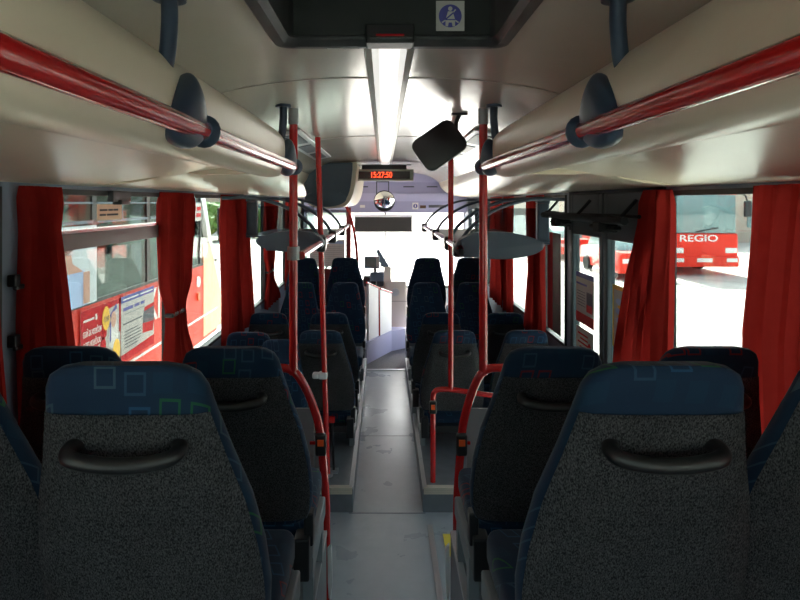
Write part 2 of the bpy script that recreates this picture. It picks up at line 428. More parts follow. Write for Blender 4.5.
# back wall with its window, front wall
link('wall_back', B((XL-.07, XR+.07, Y0-.08, Y0, -.3, 1.15), (XL-.07, XR+.07, Y0-.08, Y0, 2.1, 2.68), (XL-.07, XL+.15, Y0-.08, Y0, 1.15, 2.1), (XR-.15, XR+.07, Y0-.08, Y0, 1.15, 2.1)), M['wall'], kind='structure')
e = empty('window_30', (0, Y0, 1.15)); e['kind'] = 'structure'
link('pane', B((XL+.15, XR-.15, -.05, -.044, 0, .95)), M['glass'], e)
link('frame', B((XL+.15, XR-.15, -.06, .0, -.02, .02), (XL+.15, XR-.15, -.06, .0, .93, .97)), M['rubber'], e)
link('wall_front', B((XL-.07, XR+.07, Y1, Y1+.08, -.3, .62), (XL-.07, XL+.02, Y1, Y1+.08, .62, 2.0), (XR-.02, XR+.07, Y1, Y1+.08, .62, 2.0), (XL-.07, XR+.07, Y1, Y1+.08, 1.97, 2.68)), M['whitepanel'], kind='structure')
e = empty('window_99', (0, Y1, .62)); e['kind'] = 'structure'; e.name = 'window_%d' % (wn+1)
link('pane', B((XL+.02, XR-.02, .03, .036, 0, 1.35)), M['windscreen'], e)
link('frame', B((XL+.02, XR-.02, .0, .05, -.03, 0), (-.012+CX, .012+CX, .02, .05, 0, 1.35)), M['rubber'], e)

# overhead ducts -------------------------------------------------------------
def duct(name, s, wallx, label):
    e = tag(empty(name, (CX+s*.9, 1.0, Z(.1))), label, 'duct')
    o = -Vector(e.location)
    # bulging nose section behind the second bracket
    pr = smooth2([(s*.66, Z(.345)), (s*.56, Z(.335)), (s*.485, Z(.31)), (s*.447, Z(.265)), (s*.433, Z(.205)), (s*.437, Z(.155)), (s*.462, Z(.120)), (s*.52, Z(.106)), (s*.60, Z(.128)), (s*.66, Z(.17))], 6)
    bm = bmesh.new()
    ring = [(CX+x, z) for x, z in pr]
    ys = [Y0, 2.0, 2.5, 2.62, 2.70, 2.75, 2.78]; sc = [0, 0, 0, .02, .06, .13, .24]
    cxn, czn = CX+s*.66, Z(.23)
    rows = []
    for y, k in zip(ys, sc):
        rows.append([bm.verts.new((x+(cxn-x)*k, y, z+(czn-z)*k)) for x, z in ring])
    for a, b in zip(rows, rows[1:]):
        for i in range(len(ring)-1): bm.faces.new((a[i], a[i+1], b[i+1], b[i]))
        bm.faces.new((a[-1], a[0], b[0], b[-1]))
    bm.faces.new(rows[-1]); bm.faces.new(rows[0][::-1])
    bmesh.ops.translate(bm, verts=bm.verts, vec=o); link('nose_panel', bm, M['cream'], e, smooth=True)
    bm = bmesh.new()
    pr = smooth2([(CX+s*.79, Z(.29)), (CX+s*.835, Z(.2)), (CX+s*.93, Z(.125)), (CX+s*1.07, Z(.085)), (wallx, Z(.068))], 6)
    if s < 0: pr = pr[::-1]
    sheet(bm, pr, 2.55, 8.9, .02)
    pr = smooth2([(CX+s*.58, Z(.165)), (CX+s*.8, Z(.135)), (CX+s*1.0, Z(.105)), (wallx, Z(.066))], 5)
    if s < 0: pr = pr[::-1]
    sheet(bm, pr, Y0, 2.62, .015)
    bmesh.ops.translate(bm, verts=bm.verts, vec=o); link('lower_panel', bm, M['cream'], e, smooth=True)
    bm = bmesh.new()
    a0, a1 = sorted((CX+s*.60, wallx)); 
    prism(bm, [(CX+s*.60, Z(.12)), (CX+s*.62, Z(.3)), (CX+s*.82, Z(.3)), (CX+s*.86, Z(.19)), (CX+s*.95, Z(.13)), (CX+s*.8, Z(.118))], 'y', 2.58, 2.62)
    bmesh.ops.translate(bm, verts=bm.verts, vec=o); link('end_panel', bm, M['cream'], e)
    return e
duct('overhead_duct', -1, XL, 'cream overhead air duct above the window showing posters on a parked bus')
duct('overhead_duct', 1, XR, 'cream overhead air duct above the window showing the REGIO bus')

# rails along the ducts ---------------------------------------------------------
def rail(name, s, label, glabel):
    x = CX + s*.415
    e = tag(empty(name, (x, 1.2, Z(.155))), label, 'rail', 'red ceiling rails')
    link('tube', T([(0, -2.2, 0), (0, 1.42, 0)], .0205, sides=20), M['red'], e, smooth=True)
    for yb in (.07, 1.40):
        # teardrop boss on the duct that the rail runs through
        bm = bmesh.new()
        bmesh.ops.create_uvsphere(bm, u_segments=28, v_segments=20, radius=1)
        for v in bm.verts:
            x, y, z = v.co
            zz = z*.052 if z < 0 else z*.112
            ww = 1 if z < 0 else 1-.55*z*z
            v.co = (s*.022 + x*.040, yb - .022 + y*.098*ww + (.030*z if z > 0 else 0), .008 + zz)
        link('bracket', bm, M['navy'], e, smooth=True)
        link('bracket_collar', T([(0, yb+.03, 0), (0, yb+.04, 0), (0, yb+.05, 0), (0, yb+.06, 0), (0, yb+.07, 0)], .033, sides=18, rs=lambda t: .024+.013*math.sin(PI*min(1, t*1.15))), M['navy'], e, smooth=True)
    for yb in (.03, 1.42):
        dx = .03
        bm = T([(s*.045, yb, .264), (s*.045, yb, .20), (s*.055, yb, .12), (s*.09, yb, .05)], .017, smooth_n=5, sides=14)
        disc(bm, (s*.045, yb, .264), .034, 'z', .012)
        link('hanger', bm, M['navy'], e, smooth=True)
    return e
rail('handrail', -1, 'glossy red tube rail along the duct on the side with the parked bus', '')
rail('handrail', 1, 'glossy red tube rail along the duct on the door side', '')

# ceiling lamp -------------------------------------------------------------------
e = tag(empty('ceiling_lamp', (CX-.005, 1.65, Z(.45))), 'long white strip lamp down the middle of the ceiling', 'lamp')
bm = bmesh.new()
prism(bm, [(-.075, 0), (-.07, -.012), (-.05, -.02), (-.05, 0)], 'y', 0, 5.2); prism(bm, [(.075, 0), (.05, 0), (.05, -.02), (.07, -.012)], 'y', 0, 5.2)
link('housing', bm, M['lampedge'], e)
bm = bmesh.new(); prism(bm, [(-.05, -.018), (-.03, -.028), (.03, -.028), (.05, -.018), (.05, -.01), (-.05, -.01)], 'y', 0, 5.2)
link('diffuser', bm, M['lamp'], e)

# roof hatch ----------------------------------------------------------------------
e = tag(empty('roof_hatch', (CX, 1.0, Z(.45))), 'dark grey roof hatch recess in the ceiling with a seat belt sticker', 'hatch')
bm = bmesh.new()
OX, IX = .305, .255
def ringloft(rects):
    bm = bmesh.new(); rows = []
    for (x, ya, yb, z, c) in rects:
        pts = []
        for (sx, yy, sy) in ((-1, ya, -1), (1, ya, -1), (1, yb, 1), (-1, yb, 1)):
            for k in range(5):
                a = PI/2*k/4
                base = {(-1, -1): PI, (1, -1): 1.5*PI, (1, 1): 0, (-1, 1): PI/2}[(sx, sy)]
                pts.append((sx*(x-c)+c*math.cos(base+a), yy-sy*c+c*math.sin(base+a), z))
        rows.append([bm.verts.new(p) for p in pts])
    for a, b in zip(rows, rows[1:]):
        n = len(a)
        for i in range(n): bm.faces.new((a[i], a[(i+1) % n], b[(i+1) % n], b[i]))
    return bm
bm = ringloft([(.315, -.50, .60, .0, .03), (.312, -.49, .595, -.03, .04), (.30, -.48, .585, -.045, .04), (.275, -.45, .565, -.045, .04), (.262, -.44, .55, -.03, .04), (.26, -.43, .545, .15, .04)])
link('frame', bm, M['hatch'], e, smooth=True)
link('lid', B((-.27, .27, -.47, .56, .15, .165)), M['hatch_dark'], e)
link('inner_face', B((-.25, .25, .525, .541, -.025, .15)), M['hatch_dark'], e)
bm = B((-.066, .056, .49, .555, -.054, -.006), bev=.004)
la = link('latch', bm, M['black'], e)
link('strip', B((-.06, .05, .484, .492, -.044, -.040)), M['chrome'], la)
link('strip', B((-.04, .03, .484, .492, -.038, -.034)), M['red_ink'], la)
st = tag(empty('sticker', (CX+.148, 1.0+.523, Z(.45)+.022)), 'square sticker with white belted figure on a blue disc inside the roof hatch', 'sticker')
link('square', B((-.036, .036, -.001, 0, -.038, .038)), M['poster_stock'], st)  # greyer stock than paper puts the recess's deep shade into the colour
bm = bmesh.new(); disc(bm, (0, -.0015, 0), .029, 'y', .001, 32); link('disc', bm, M['blue_ink'], st)
bm = bmesh.new(); disc(bm, (0, -.0025, .018), .0055, 'y', .001)
prism(bm, [(-.006, .011), (.006, .011), (.012, -.009), (-.012, -.009)], 'y', -.003, -.002)
prism(bm, [(-.012, -.011), (.012, -.011), (.012, -.026), (.006, -.027), (.004, -.017), (-.004, -.017), (-.006, -.027), (-.012, -.026)], 'y', -.003, -.002)
prism(bm, [(.012, .017), (.015, .015), (.009, .008), (.007, .010)], 'y', -.003, -.002)
prism(bm, [(-.022, -.016), (-.020, -.019), (-.012, -.013), (-.013, -.010)], 'y', -.003, -.002)
prism(bm, [(.022, -.016), (.020, -.019), (.012, -.013), (.013, -.010)], 'y', -.003, -.002)
link('figure', bm, M['poster_stock'], st)
bm = bmesh.new(); prism(bm, [(.006, .008), (.009, .006), (-.011, -.011), (-.013, -.008)], 'y', -.0042, -.0032); prism(bm, [(-.013, -.009), (.013, -.009), (.013, -.0115), (-.013, -.0115)], 'y', -.0042, -.0032)
link('belt', bm, M['blue_ink'], st)
t = tag(link('sticker', B((CX-.17, CX-.09, 1.583, 1.585, Z(.45)-.046, Z(.45)-.036)), M['paper']), 'thin pale strip sticker on the edge of the roof hatch', 'sticker')

# podiums --------------------------------------------------------------------------
PA, PB = .66, .51
def podium(name, x0, x1, y0, y1, z1, label, nose=False, aisle=1):
    e = tag(empty(name, ((x0+x1)/2, (y0+y1)/2, 0)), label, 'podium'); e['kind'] = 'structure'
    o = -Vector(e.location)
    def L(bm, n, m):
        bmesh.ops.translate(bm, verts=bm.verts, vec=o); return link(n, bm, m, e)
    L(B((x0, x1, y0, y1, 0, z1)), 'body', M['podium'])
    xa = x1 if aisle > 0 else x0
    L(B((min(xa, xa+aisle*.004), max(xa, xa+aisle*.004), y0, y1, .002, z1-.005)), 'side_plate', M['podium_side'])
    L(B((min(xa-aisle*.02, xa+aisle*.006), max(xa-aisle*.02, xa+aisle*.006), y0+.005, y1, z1-.012, z1+.006)), 'edge_profile', M['alu'])
    if nose:
        L(B(*[(x0, x1, y0-.008, y0-.001, z1-.010-.012*k, z1-.002-.012*k) for k in range(3)], (x0, x1, y0-.008, y0+.035, z1, z1+.006)), 'nosing', M['ivory'])
    return e
podium('podium', XL, -.255, Y0, 1.56, PA, 'raised grey seat platform on the parked bus side under the front seats seen')
podium('podium', XL, -.255, 1.56, 2.62, PB, 'grey seat platform on the parked bus side, one step lower')
podium('podium', .295, XR, Y0, 1.56, PA, 'raised grey seat platform by the REGIO bus window', aisle=-1)
podium('podium', .295, XR, 1.56, 2.62, PB, 'grey seat platform ahead of the REGIO bus window, one step lower', aisle=-1)
podium('podium', XL, -.2, 3.77, 6.9, .15, 'low platform with ivory ridged nosing behind the loose tall pole', True)
podium('podium', .25, XR, 4.2, 6.9, .15, 'low platform with ivory nosing beyond the middle door', False, aisle=-1)
podium('podium', .25, .95, 3.77, 4.2, .15, 'small step with ivory ridged nosing beside the short red gate rail', True, aisle=-1)

# ================================================================ SEATS
SEC = [(0, .085), (.006, .112), (.02, .134), (.045, .146), (.095, .156), (.18, .176), (.29, .207), (.40, .226), (.50, .233), (.57, .228), (.61, .214), (.62, .195)]
def hw_at(t):
    for (a, x), (b, y) in zip(SEC, SEC[1:]):
        if a <= t <= b: return x+(y-x)*(t-a)/(b-a)
    return SEC[-1][1]
def yc_at(t): u = t/.62; return -.20*(1-u)**1.05 + .012*math.sin(PI*u) 
def th_at(t):
    if t < .045: return .035 + .035*math.sqrt(t/.045)
    return .07 + .035*min(1, (t-.045)/.3)
def seat_proto(loc, kind='grey', aisle=1, ht=1.0):
    """seat facing +y; origin on the platform below the foot of the backrest; aisle = side of the grey leg frame"""
    e = empty('bus_seat', loc)
    # backrest
    bm = bmesh.new(); rows = []
    n = 28
    for t, hw in SEC:
        y = yc_at(t); th = th_at(t)/2; z = ht - t
        ring = []
        for k in range(n):
            a = 2*PI*k/n; c, s_ = math.cos(a), math.sin(a)
            ex = 2/4.5
            x = hw*math.copysign(abs(c)**ex, c); yy = th*math.copysign(abs(s_)**(2/3.0), s_)
            if s_ > 0: yy *= 1 - .25*math.cos(PI/2*min(1, abs(x)/hw))   # dished front
            ring.append(bm.verts.new((x, y+yy, z)))
        rows.append(ring)
    for a, b in zip(rows, rows[1:]):
        for k in range(n): bm.faces.new((a[k], a[(k+1) % n], b[(k+1) % n], b[k]))
    bm.faces.new(rows[0]); bm.faces.new(rows[-1][::-1])
    link('backrest', bm, M['moquette'], e, smooth=True)
    if kind == 'tall':
        link('head_seam', T([(x, yc_at(.2)+.042, ht-.2) for x in (-.165, 0, .165)], .004, sides=6), M['navy'], e)
    if kind != 'bluefront' and kind != 'tall':
        # grey cover over the back face
        bm = bmesh.new(); ts = [.092 + (.605-.092)*i/16 for i in range(17)]; nu = 16
        grid = []
        for t in ts:
            hw, y, th = hw_at(t), yc_at(t), th_at(t)/2; row = []
            for j in range(nu+1):
                u = -1 + 2*j/nu; u *= .972
                yy = th*(max(0, 1-abs(u)**4.5))**(1/3.0)
                row.append(bm.verts.new((u*hw, y - yy - .004, ht-t)))
            grid.append(row)
        for a, b in zip(grid, grid[1:]):
            for j in range(nu): bm.faces.new((a[j], a[j+1], b[j+1], b[j]))
        gm = bmesh.ops.solidify(bm, geom=bm.faces[:], thickness=-.004)
        link('back_cover', bm, M['carpet'], e, smooth=True)
        yb = lambda t: yc_at(t)-th_at(t)/2
        zt = ht-.165
        bm = T([(-.090, yb(.16)+.005, zt+.012), (-.099, yb(.16)-.022, zt+.008), (-.085, yb(.16)-.042, zt), (-.03, yb(.17)-.046, zt-.010), (.03, yb(.17)-.046, zt-.010), (.085, yb(.16)-.042, zt), (.099, yb(.16)-.022, zt+.008), (.090, yb(.16)+.005, zt+.012)], .0148, smooth_n=5, sides=12, flat=1.0)
        link('grab_handle', bm, M['black'], e, smooth=True)
    cz = ht-.65
    link('cushion', B((-.213, .213, .015, .47, cz-.11, cz), bev=.035, seg=4), M['moquette'], e, smooth=True)
    link('seat_pan', B((-.19, .19, .03, .44, cz-.145, cz-.099), bev=.008), M['black'], e)
    a = aisle
    bm = B((min(a*.17, a*.222), max(a*.17, a*.222), -.05, .06, cz-.16, cz-.02), (-.19, .19, -.045, .035, cz-.12, cz-.07), (min(a*.2, a*.232), max(a*.2, a*.232), -.02, .03, cz-.06, cz+.05), bev=.006)
    link('hinge', bm, M['black'], e)
    link('side_frame', B((min(a*.198, a*.226), max(a*.198, a*.226), .03, .46, cz-.20, cz-.125), bev=.006), M['seatgrey'], e)
    for y in (.07, .37):
        link('leg', B((min(a*.185, a*.222), max(a*.185, a*.222), y, y+.055, 0, cz-.19)), M['seatgrey'], e)
    link('leg', B((min(-a*.185, -a*.215), max(-a*.185, -a*.215), .2, .26, 0, cz-.14)), M['seatgrey'], e)
    return e
protos = {}
def seat(x, y, z, kind, aisle, ht, rz, label, group):
    key = (kind, aisle, ht)
    if key not in protos:
        protos[key] = e = seat_proto((x, y, z), kind, aisle, ht)
    else:
        src = protos[key]; e = src.copy(); COL.objects.link(e)
        for ch in src.children:
            c = ch.copy(); COL.objects.link(c); c.parent = e
    e.location = (x, y, z); e.rotation_euler = (0, 0, rz)
    tag(e, label, 'seat', group)
    return e
G = 'patterned blue bus seats'
XA_L, XW_L, XA_R, XW_R = -.468, -.955, .507, .995
seat(XA_L, 1.28, PA, 'grey', 1, 1.0, 0, 'large grey-backed aisle seat nearest the camera on the poster window side', G)
seat(-.93, 1.36, PA, 'grey', 1, 1.0, 0, 'window seat cut by the left picture edge, its back dark grey', G)
seat(XA_R, 1.28, PA, 'grey', -1, 1.0, 0, 'large grey-backed aisle seat nearest the camera on the REGIO bus side', G)
seat(.968, 1.36, PA, 'grey', -1, 1.0, 0, 'window seat cut by the right picture edge', G)
seat(XA_L, 2.02, PB, 'grey', 1, 1.0, 0, 'aisle seat with black handle directly behind the red pole with push button, poster side', G)
seat(XW_L, 2.02, PB, 'grey', 1, 1.0, 0, 'window seat below the posters on the parked bus', G)
seat(XA_R+.01, 2.02, PB, 'grey', -1, 1.0, 0, 'aisle seat with black handle beside the curved gate tube, door side', G)
seat(XW_R, 2.02, PB, 'grey', -1, 1.0, 0, 'window seat with bright patterned top below the REGIO bus', G)
HD = .91
seat(-.44, 4.36, .15, 'grey', 1, HD, 0, 'grey-backed aisle seat right behind the loose tall pole on the low platform', G)
seat(-.93, 4.3, .15, 'grey', 1, HD, 0, 'window seat by the pinned back curtain, first on the low platform', G)
seat(.49, 4.36, .15, 'grey', -1, HD, 0, 'grey-backed aisle seat framed by the short red gate rail', G)
seat(.99, 4.36, .15, 'grey', -1, HD, 0, 'window seat just ahead of the middle door', G)
seat(-.44, 5.02, .15, 'grey', 1, HD, 0, 'second aisle seat on the low platform, poster side', G)
seat(-.93, 5.02, .15, 'grey', 1, HD, 0, 'second window seat on the low platform, poster side', G)
seat(.46, 5.02, .15, 'grey', -1, HD, 0, 'second aisle seat beyond the middle door', G)
seat(.97, 5.02, .15, 'grey', -1, HD, 0, 'second window seat beyond the middle door', G)
# rearward-facing pairs
seat(-.43, 6.45, .15, 'bluefront', -1, HD, PI, 'aisle seat facing the camera, shorter of the far ones on the poster side', G)
seat(-.92, 6.45, .15, 'bluefront', 1, HD, PI, 'window seat facing the camera, shorter of the far ones on the poster side', G)
seat(.47, 6.45, .15, 'bluefront', 1, HD, PI, 'aisle seat facing the camera, shorter of the far ones on the door side', G)
seat(.97, 6.45, .15, 'bluefront', -1, HD, PI, 'window seat facing the camera, shorter of the far ones on the door side', G)
podium('podium', XL, -.22, 6.92, 7.5, .35, 'far high platform under the tall seats, poster side')
podium('podium', .27, XR, 6.92, 7.5, .35, 'far high platform under the tall seats, door side', aisle=-1)
seat(-.45, 7.1, .35, 'tall', 1, .96, 0, 'tall blue aisle seat next to the white driver cab panels', G)
seat(-.93, 7.1, .35, 'tall', 1, .96, 0, 'tall blue window seat in front of the timetable', G)
seat(.50, 7.1, .35, 'tall', -1, .96, 0, 'tall blue aisle seat below the end of the door side rack', G)
seat(.99, 7.1, .35, 'tall', -1, .96, 0, 'tall blue window seat below the door side rack', G)
e = seat(-.69, 3.84, .12, 'bluefront', -1, HD, PI, 'single blue seat facing the camera just beyond the thick red pole, poster side', G)
e.scale = (.86, .86, 1)

# ================================================================ POLES AND FRAMES
def P3(x, y, z): return (x, y, z)
def clamp(parent, x, y, z, m, r=.028, h=.05):
    bm = T([(x, y, z-h/2), (x, y, z+h/2)], r, sides=14); return link('clamp', bm, m, parent, smooth=True)
# pole with gate frame, poster side
def frame_pole(s, label, px, py, fx):
    e = tag(empty('grab_pole', (px, py, 0)), label, 'pole', 'red grab poles')
    zt = zceil(px)
    bm = T([(0, 0, zt-.06), (0, 0, 1.9), (0, 0, 1.16)], .0195, sides=16); link('tube', bm, M['red'], e, smooth=True)
    link('collar', T([(0, 0, zt-.075), (0, 0, zt-.002)], .024, sides=14), M['clampgrey'], e, smooth=True)
    inn = fx - px     # towards the aisle
    pts = corner_path([(-inn*4.4, 0, 1.19), (0, 0, 1.19), (inn*.45, 0, 1.08), (inn*.8, 0, .93), (inn, 0, .6), (inn, 0, 0)], .09)
    link('gate_tube', T(pts, .0195, sides=16), M['red'], e, smooth=True)
    bt = link('stop_button', B((inn*.86-.025, inn*.86+.025, -.045, -.012, .80, .90), bev=.010), M['black'], e)
    link('button', B((-.014+inn*.86, .014+inn*.86, -.051, -.044, .85, .878)), M['orange'], bt)
    x0, x1 = sorted((inn*.62, -inn*4.2))
    link('panel', B((x0, x1, .012, .02, .5, 1.0)), M['clampgrey'], e)
    x0, x1 = sorted((inn*.5, inn))
    link('bracket', B((x0, x1, -.006, .006, .84, .852)), M['red'], e)
    return e
frame_pole(-1, 'thick red pole with curved gate tube at the poster side seats', -.415, 2.75, -.265)
frame_pole(1, 'thick red pole with curved gate tube at the door side seats', .455, 2.75, .335)
e = tag(empty('grab_pole', (-.37, 3.94, .15)), 'loose thin red pole with a white clamp standing on the low platform', 'pole', 'red grab poles')
zt = zceil(-.435)-.15
link('tube', T([(0, 0, 0.004), (-.065, 0, zt-.002)], .0185, sides=14), M['red'], e, smooth=True)
link('clamp', B((-.06, .0, -.03, .03, .64, .685), bev=.012, seg=3), M['white_plastic'], e, smooth=True)
link('clamp', B((-.10, -.055, -.025, .025, .642, .682), bev=.012, seg=3), M['white_plastic'], e, smooth=True)
link('foot', T([(0, 0, .003), (0, 0, .02)], .035, sides=16), M['alu'], e)
e = tag(empty('grab_pole', (.43, 3.86, 0)), 'thin red pole rising from the short gate rail beyond the middle door', 'pole', 'red grab poles')
link('tube', T([(0, 0, zceil(.43)-.002), (0, 0, .745)], .0175, sides=14), M['red'], e, smooth=True)
pts = corner_path([(.30, 0, .70), (0, 0, .745), (-.115, 0, .745), (-.115, 0, .004)], .07)
link('gate_tube', T(pts, .0175, sides=14), M['red'], e, smooth=True)
bt = link('stop_button', B((-.14, -.095, -.045, -.012, .60, .68), bev=.008), M['black'], e)
link('button', B((-.13, -.105, -.051, -.044, .63, .66)), M['orange'], bt)

e = tag(empty('seat_belt_stalk', (-.335, 4.0, .15)), 'thin black belt stalk with red tip on the low platform', 'seat belt')
link('stalk', T([(0, 0, .003), (-.01, 0, .34)], .008, sides=8), M['black'], e)
link('tip', B((-.03, .008, -.012, .012, .33, .37)), M['red'], e)
link('foot', B((-.03, .03, -.03, .03, .001, .016)), M['alu'], e)
for s, x, lab in ((-1, -.235, 'white folded seat belt hanging beside the poster side platform'), (1, .275, 'white folded seat belt hanging beside the door side platform')):
    bm = bmesh.new()
    prism(bm, [(-.010, .20), (.008, .22), (.012, .05), (.004, -.03), (-.004, -.01), (-.008, .06)], 'y', -.012, .012, bev=.003)
    o = link('hanging_belt', bm, M['white_plastic'], smooth=True); o.location = (x, 2.60, .25); tag(o, lab, 'seat belt', 'white hanging belts')

# ================================================================ LUGGAGE RACKS
def rack(s, y0, y1, label, ya, zr, yarms):
    xr = CX + s*.40; xw = XR if s > 0 else XL
    e = tag(empty('luggage_rack', (xr, y0, Z(zr))), label, 'rack', 'overhead luggage racks')
    link('rail', T([(0, ya-y0, 0), (0, y1-y0, 0)], .019, sides=14), M['red'], e, smooth=True)
    link('rail', T([(s*.03, .25, -.045), (s*.03, y1-y0, -.045)], .011, sides=12), M['red'], e, smooth=True)
    W = abs(xw-xr)
    # end cap: lens shaped fairing
    q = 1.0 if s > 0 else .82
    pr = smooth2([(s*-.03, .0), (s*.0, .045), (s*.10, .085), (s*.28, .085), (s*.42, .05), (s*.47, .015), (s*.40, -.035), (s*.25, -.06), (s*.08, -.05), (s*.0, -.045), (s*-.03, 0)], 5)[:-1]
    bm = bmesh.new(); prism(bm, [(a*q, b*q) for a, b in pr], 'y', 0, .10, bev=.02)
    link('end_cap', bm, M['rackgrey'], e, smooth=True)
    bm = bmesh.new(); disc(bm, (s*.005, -.003, -.02), .018, 'y', .012); link('plug', bm, M['black'], e)
    # shelf and outer panels
    bm = bmesh.new()
    yw = (4.3 if s > 0 else 5.0) - y0
    prism(bm, [(s*.03, .1), (s*.34, .1), (s*.40, yw), (s*(W-.09), yw), (s*(W-.09), y1-y0), (s*.03, y1-y0)], 'z', -.05, -.036)
    link('shelf', bm, M['rackgrey'], e)
    yp = (4.3 if s > 0 else 5.0) - y0
    x0, x1 = sorted((s*(W-.18), s*(W-.092)))
    link('side_post', B((x0, x1, yp, yp+.06, -.034, .245), bev=.01), M['rackgrey'], e)
    x0, x1 = sorted((s*(W-.18), s*(W-.09)))
    for z0, z1 in ((.246, .272), (-.034, -.012)):
        link('wall_bar', B((x0, x1, yp, yp+.06, z0, z1)), M['rackgrey'], e)
    for i, y in enumerate(yarms):
        pts = [(s*.62, y-y0, .27), (s*.42, y-y0, .27), (s*.22, y-y0, .21), (s*.08, y-y0, .11), (s*.01, y-y0, .01)]
        link('arm', T(pts, .014, smooth_n=6, sides=10, flat=.8), M['navy'], e, smooth=True)
        link('clip', B((s*.005-.028, s*.005+.028, y-y0-.05, y-y0+.05, -.06, .03), bev=.012, seg=3), M['black'], e, smooth=True)
    g = bmesh.new(); 
    x0, x1 = sorted((s*.20, s*(W-.19)))
    box(g, x0, x1, yp, yp+.005, -.03, .21); link('divider', g, M['rackglass'], e)
    return e
rack(1, 3.3, 6.5, 'dark grey luggage rack with red edge rail over the door side seats', 3.3, -.255, (3.45, 3.95, 4.95, 6.3))
rack(-1, 3.55, 6.3, 'dark grey luggage rack with red rail clamped to a pole, poster side', 2.75, -.245, (3.7, 4.5, 5.5))
tag(link('pole_clamp', T([(-.415, 2.75, Z(-.265)), (-.415, 2.75, Z(-.205))], .028, sides=14), M['clampgrey'], smooth=True), 'grey metal clamp joining the rack rail to the thick red pole', 'clamp')
tag(link('pole_clamp', T([(-.409, 3.94, Z(-.285)), (-.411, 3.94, Z(-.215))], .026, sides=14), M['clampgrey'], smooth=True), 'grey metal clamp on the thin pole by the rack', 'clamp')

# ceiling speaker vents
for s, x, lab in ((-1, -.55, 'grey slotted ceiling vent above the poles on the poster side'), (1, .59, 'grey slotted ceiling vent above the poles on the door side')):
    e = tag(empty('ceiling_vent', (x, 4.4, zceil(x)-.004)), lab, 'vent', 'ceiling vents'); e.rotation_euler = (0, math.radians(12*s), 0)
    link('frame', B((-.075, .075, -1.0, 1.0, -.012, .0), bev=.004), M['alu'], e)
    for k in range(3):
        link('slot', B((-.045, .045, -.9+k*.64, -.42+k*.64, -.016, -.011)), M['navy'], e)

# door mirror hanging from the ceiling
e = tag(empty('door_mirror', (.37, 2.95, zceil(.37))), 'black square interior mirror tilted on a ceiling arm', 'mirror')
link('mount', B((-.04, .04, -.02, .02, -.014, -.002), bev=.004), M['black'], e)
link('arm', T([(0, 0, -.012), (-.015, 0, -.05), (-.02, -.005, -.09), (-.055, -.02, -.13)], .011, smooth_n=5, sides=10), M['black'], e, smooth=True)
def rrect(hx, hz, rd, n=6):
    out = []
    for cx_, cz_, a0 in ((hx-rd, hz-rd, 0), (-hx+rd, hz-rd, PI/2), (-hx+rd, -hz+rd, PI), (hx-rd, -hz+rd, 1.5*PI)):
        out += [(cx_+rd*math.cos(a0+PI/2*k/n), cz_+rd*math.sin(a0+PI/2*k/n)) for k in range(n+1)]
    return out
bm = bmesh.new(); prism(bm, rrect(.118, .088, .035), 'y', -.022, .012, bev=.009)
R = Matrix.Rotation(math.radians(-35), 4, 'Y') @ Matrix.Rotation(math.radians(-10), 4, 'X')
bmesh.ops.transform(bm, matrix=Matrix.Translation((-.10, -.02, -.165)) @ R, verts=bm.verts)
link('housing', bm, M['black'], e, smooth=True)
bm = bmesh.new(); prism(bm, rrect(.105, .075, .028), 'y', .0125, .015); bmesh.ops.transform(bm, matrix=Matrix.Translation((-.10, -.02, -.165)) @ R, verts=bm.verts)
link('glass', bm, M['mirror'], e)

# LED clock sign
e = tag(empty('display_sign', (CX-.017, 6.7, Z(.42))), 'beige framed display sign with red digits reading 15:27:50 under the ceiling', 'sign')
link('bracket', B((-.30, .30, 0, .08, -.012, -.002), (-.25, .25, .02, .06, -.055, -.012)), M['black'], e)
link('frame', B((-.325, .325, -.02, .08, -.185, -.055), bev=.004), M['signframe'], e)
link('screen', B((-.285, .285, -.024, -.019, -.162, -.078)), M['ledback'], e)
text('digits', '15:27:50', .092, M['led'], e, (-.035, -.027, -.121), (PI/2, 0, 0), sx=.78)

# round convex mirror
e = tag(empty('convex_mirror', (.015, 8.5, Z(.30))), 'round convex mirror hanging on two rods before the lilac bulkhead', 'mirror')
link('rods', B((-.125, -.113, -.006, .006, -.30, .12), (.045, .057, -.006, .006, -.30, .12), (-.12, .05, -.006, .006, -.02, -.008)), M['black'], e)
bm = bmesh.new(); disc(bm, (-.01, -.01, -.285), .15, 'y', .02, 32); link('rim', bm, M['black'], e)
bm = bmesh.new()
rows = []
for i in range(9):
    a = math.radians(38)*i/8; r = .142*math.sin(a)/math.sin(math.radians(38)); y = -.022 - .05*(math.cos(a)-math.cos(math.radians(38)))/(1-math.cos(math.radians(38)))
    rows.append([bm.verts.new((-.01+r*math.cos(2*PI*k/32), y, -.285+r*math.sin(2*PI*k/32))) for k in range(32)] if i else [bm.verts.new((-.01, y, -.285))])
for k in range(32): bm.faces.new((rows[0][0], rows[1][k], rows[1][(k+1) % 32]))
for a, b in zip(rows[1:], rows[2:]):
    for k in range(32): bm.faces.new((a[k], a[(k+1) % 32], b[(k+1) % 32], b[k]))
bmesh.ops.rotate(bm, verts=bm.verts, cent=(-.01, -.02, -.285), matrix=Matrix.Rotation(math.radians(16), 3, 'X'))
link('glass', bm, M['mirror'], e, smooth=True)

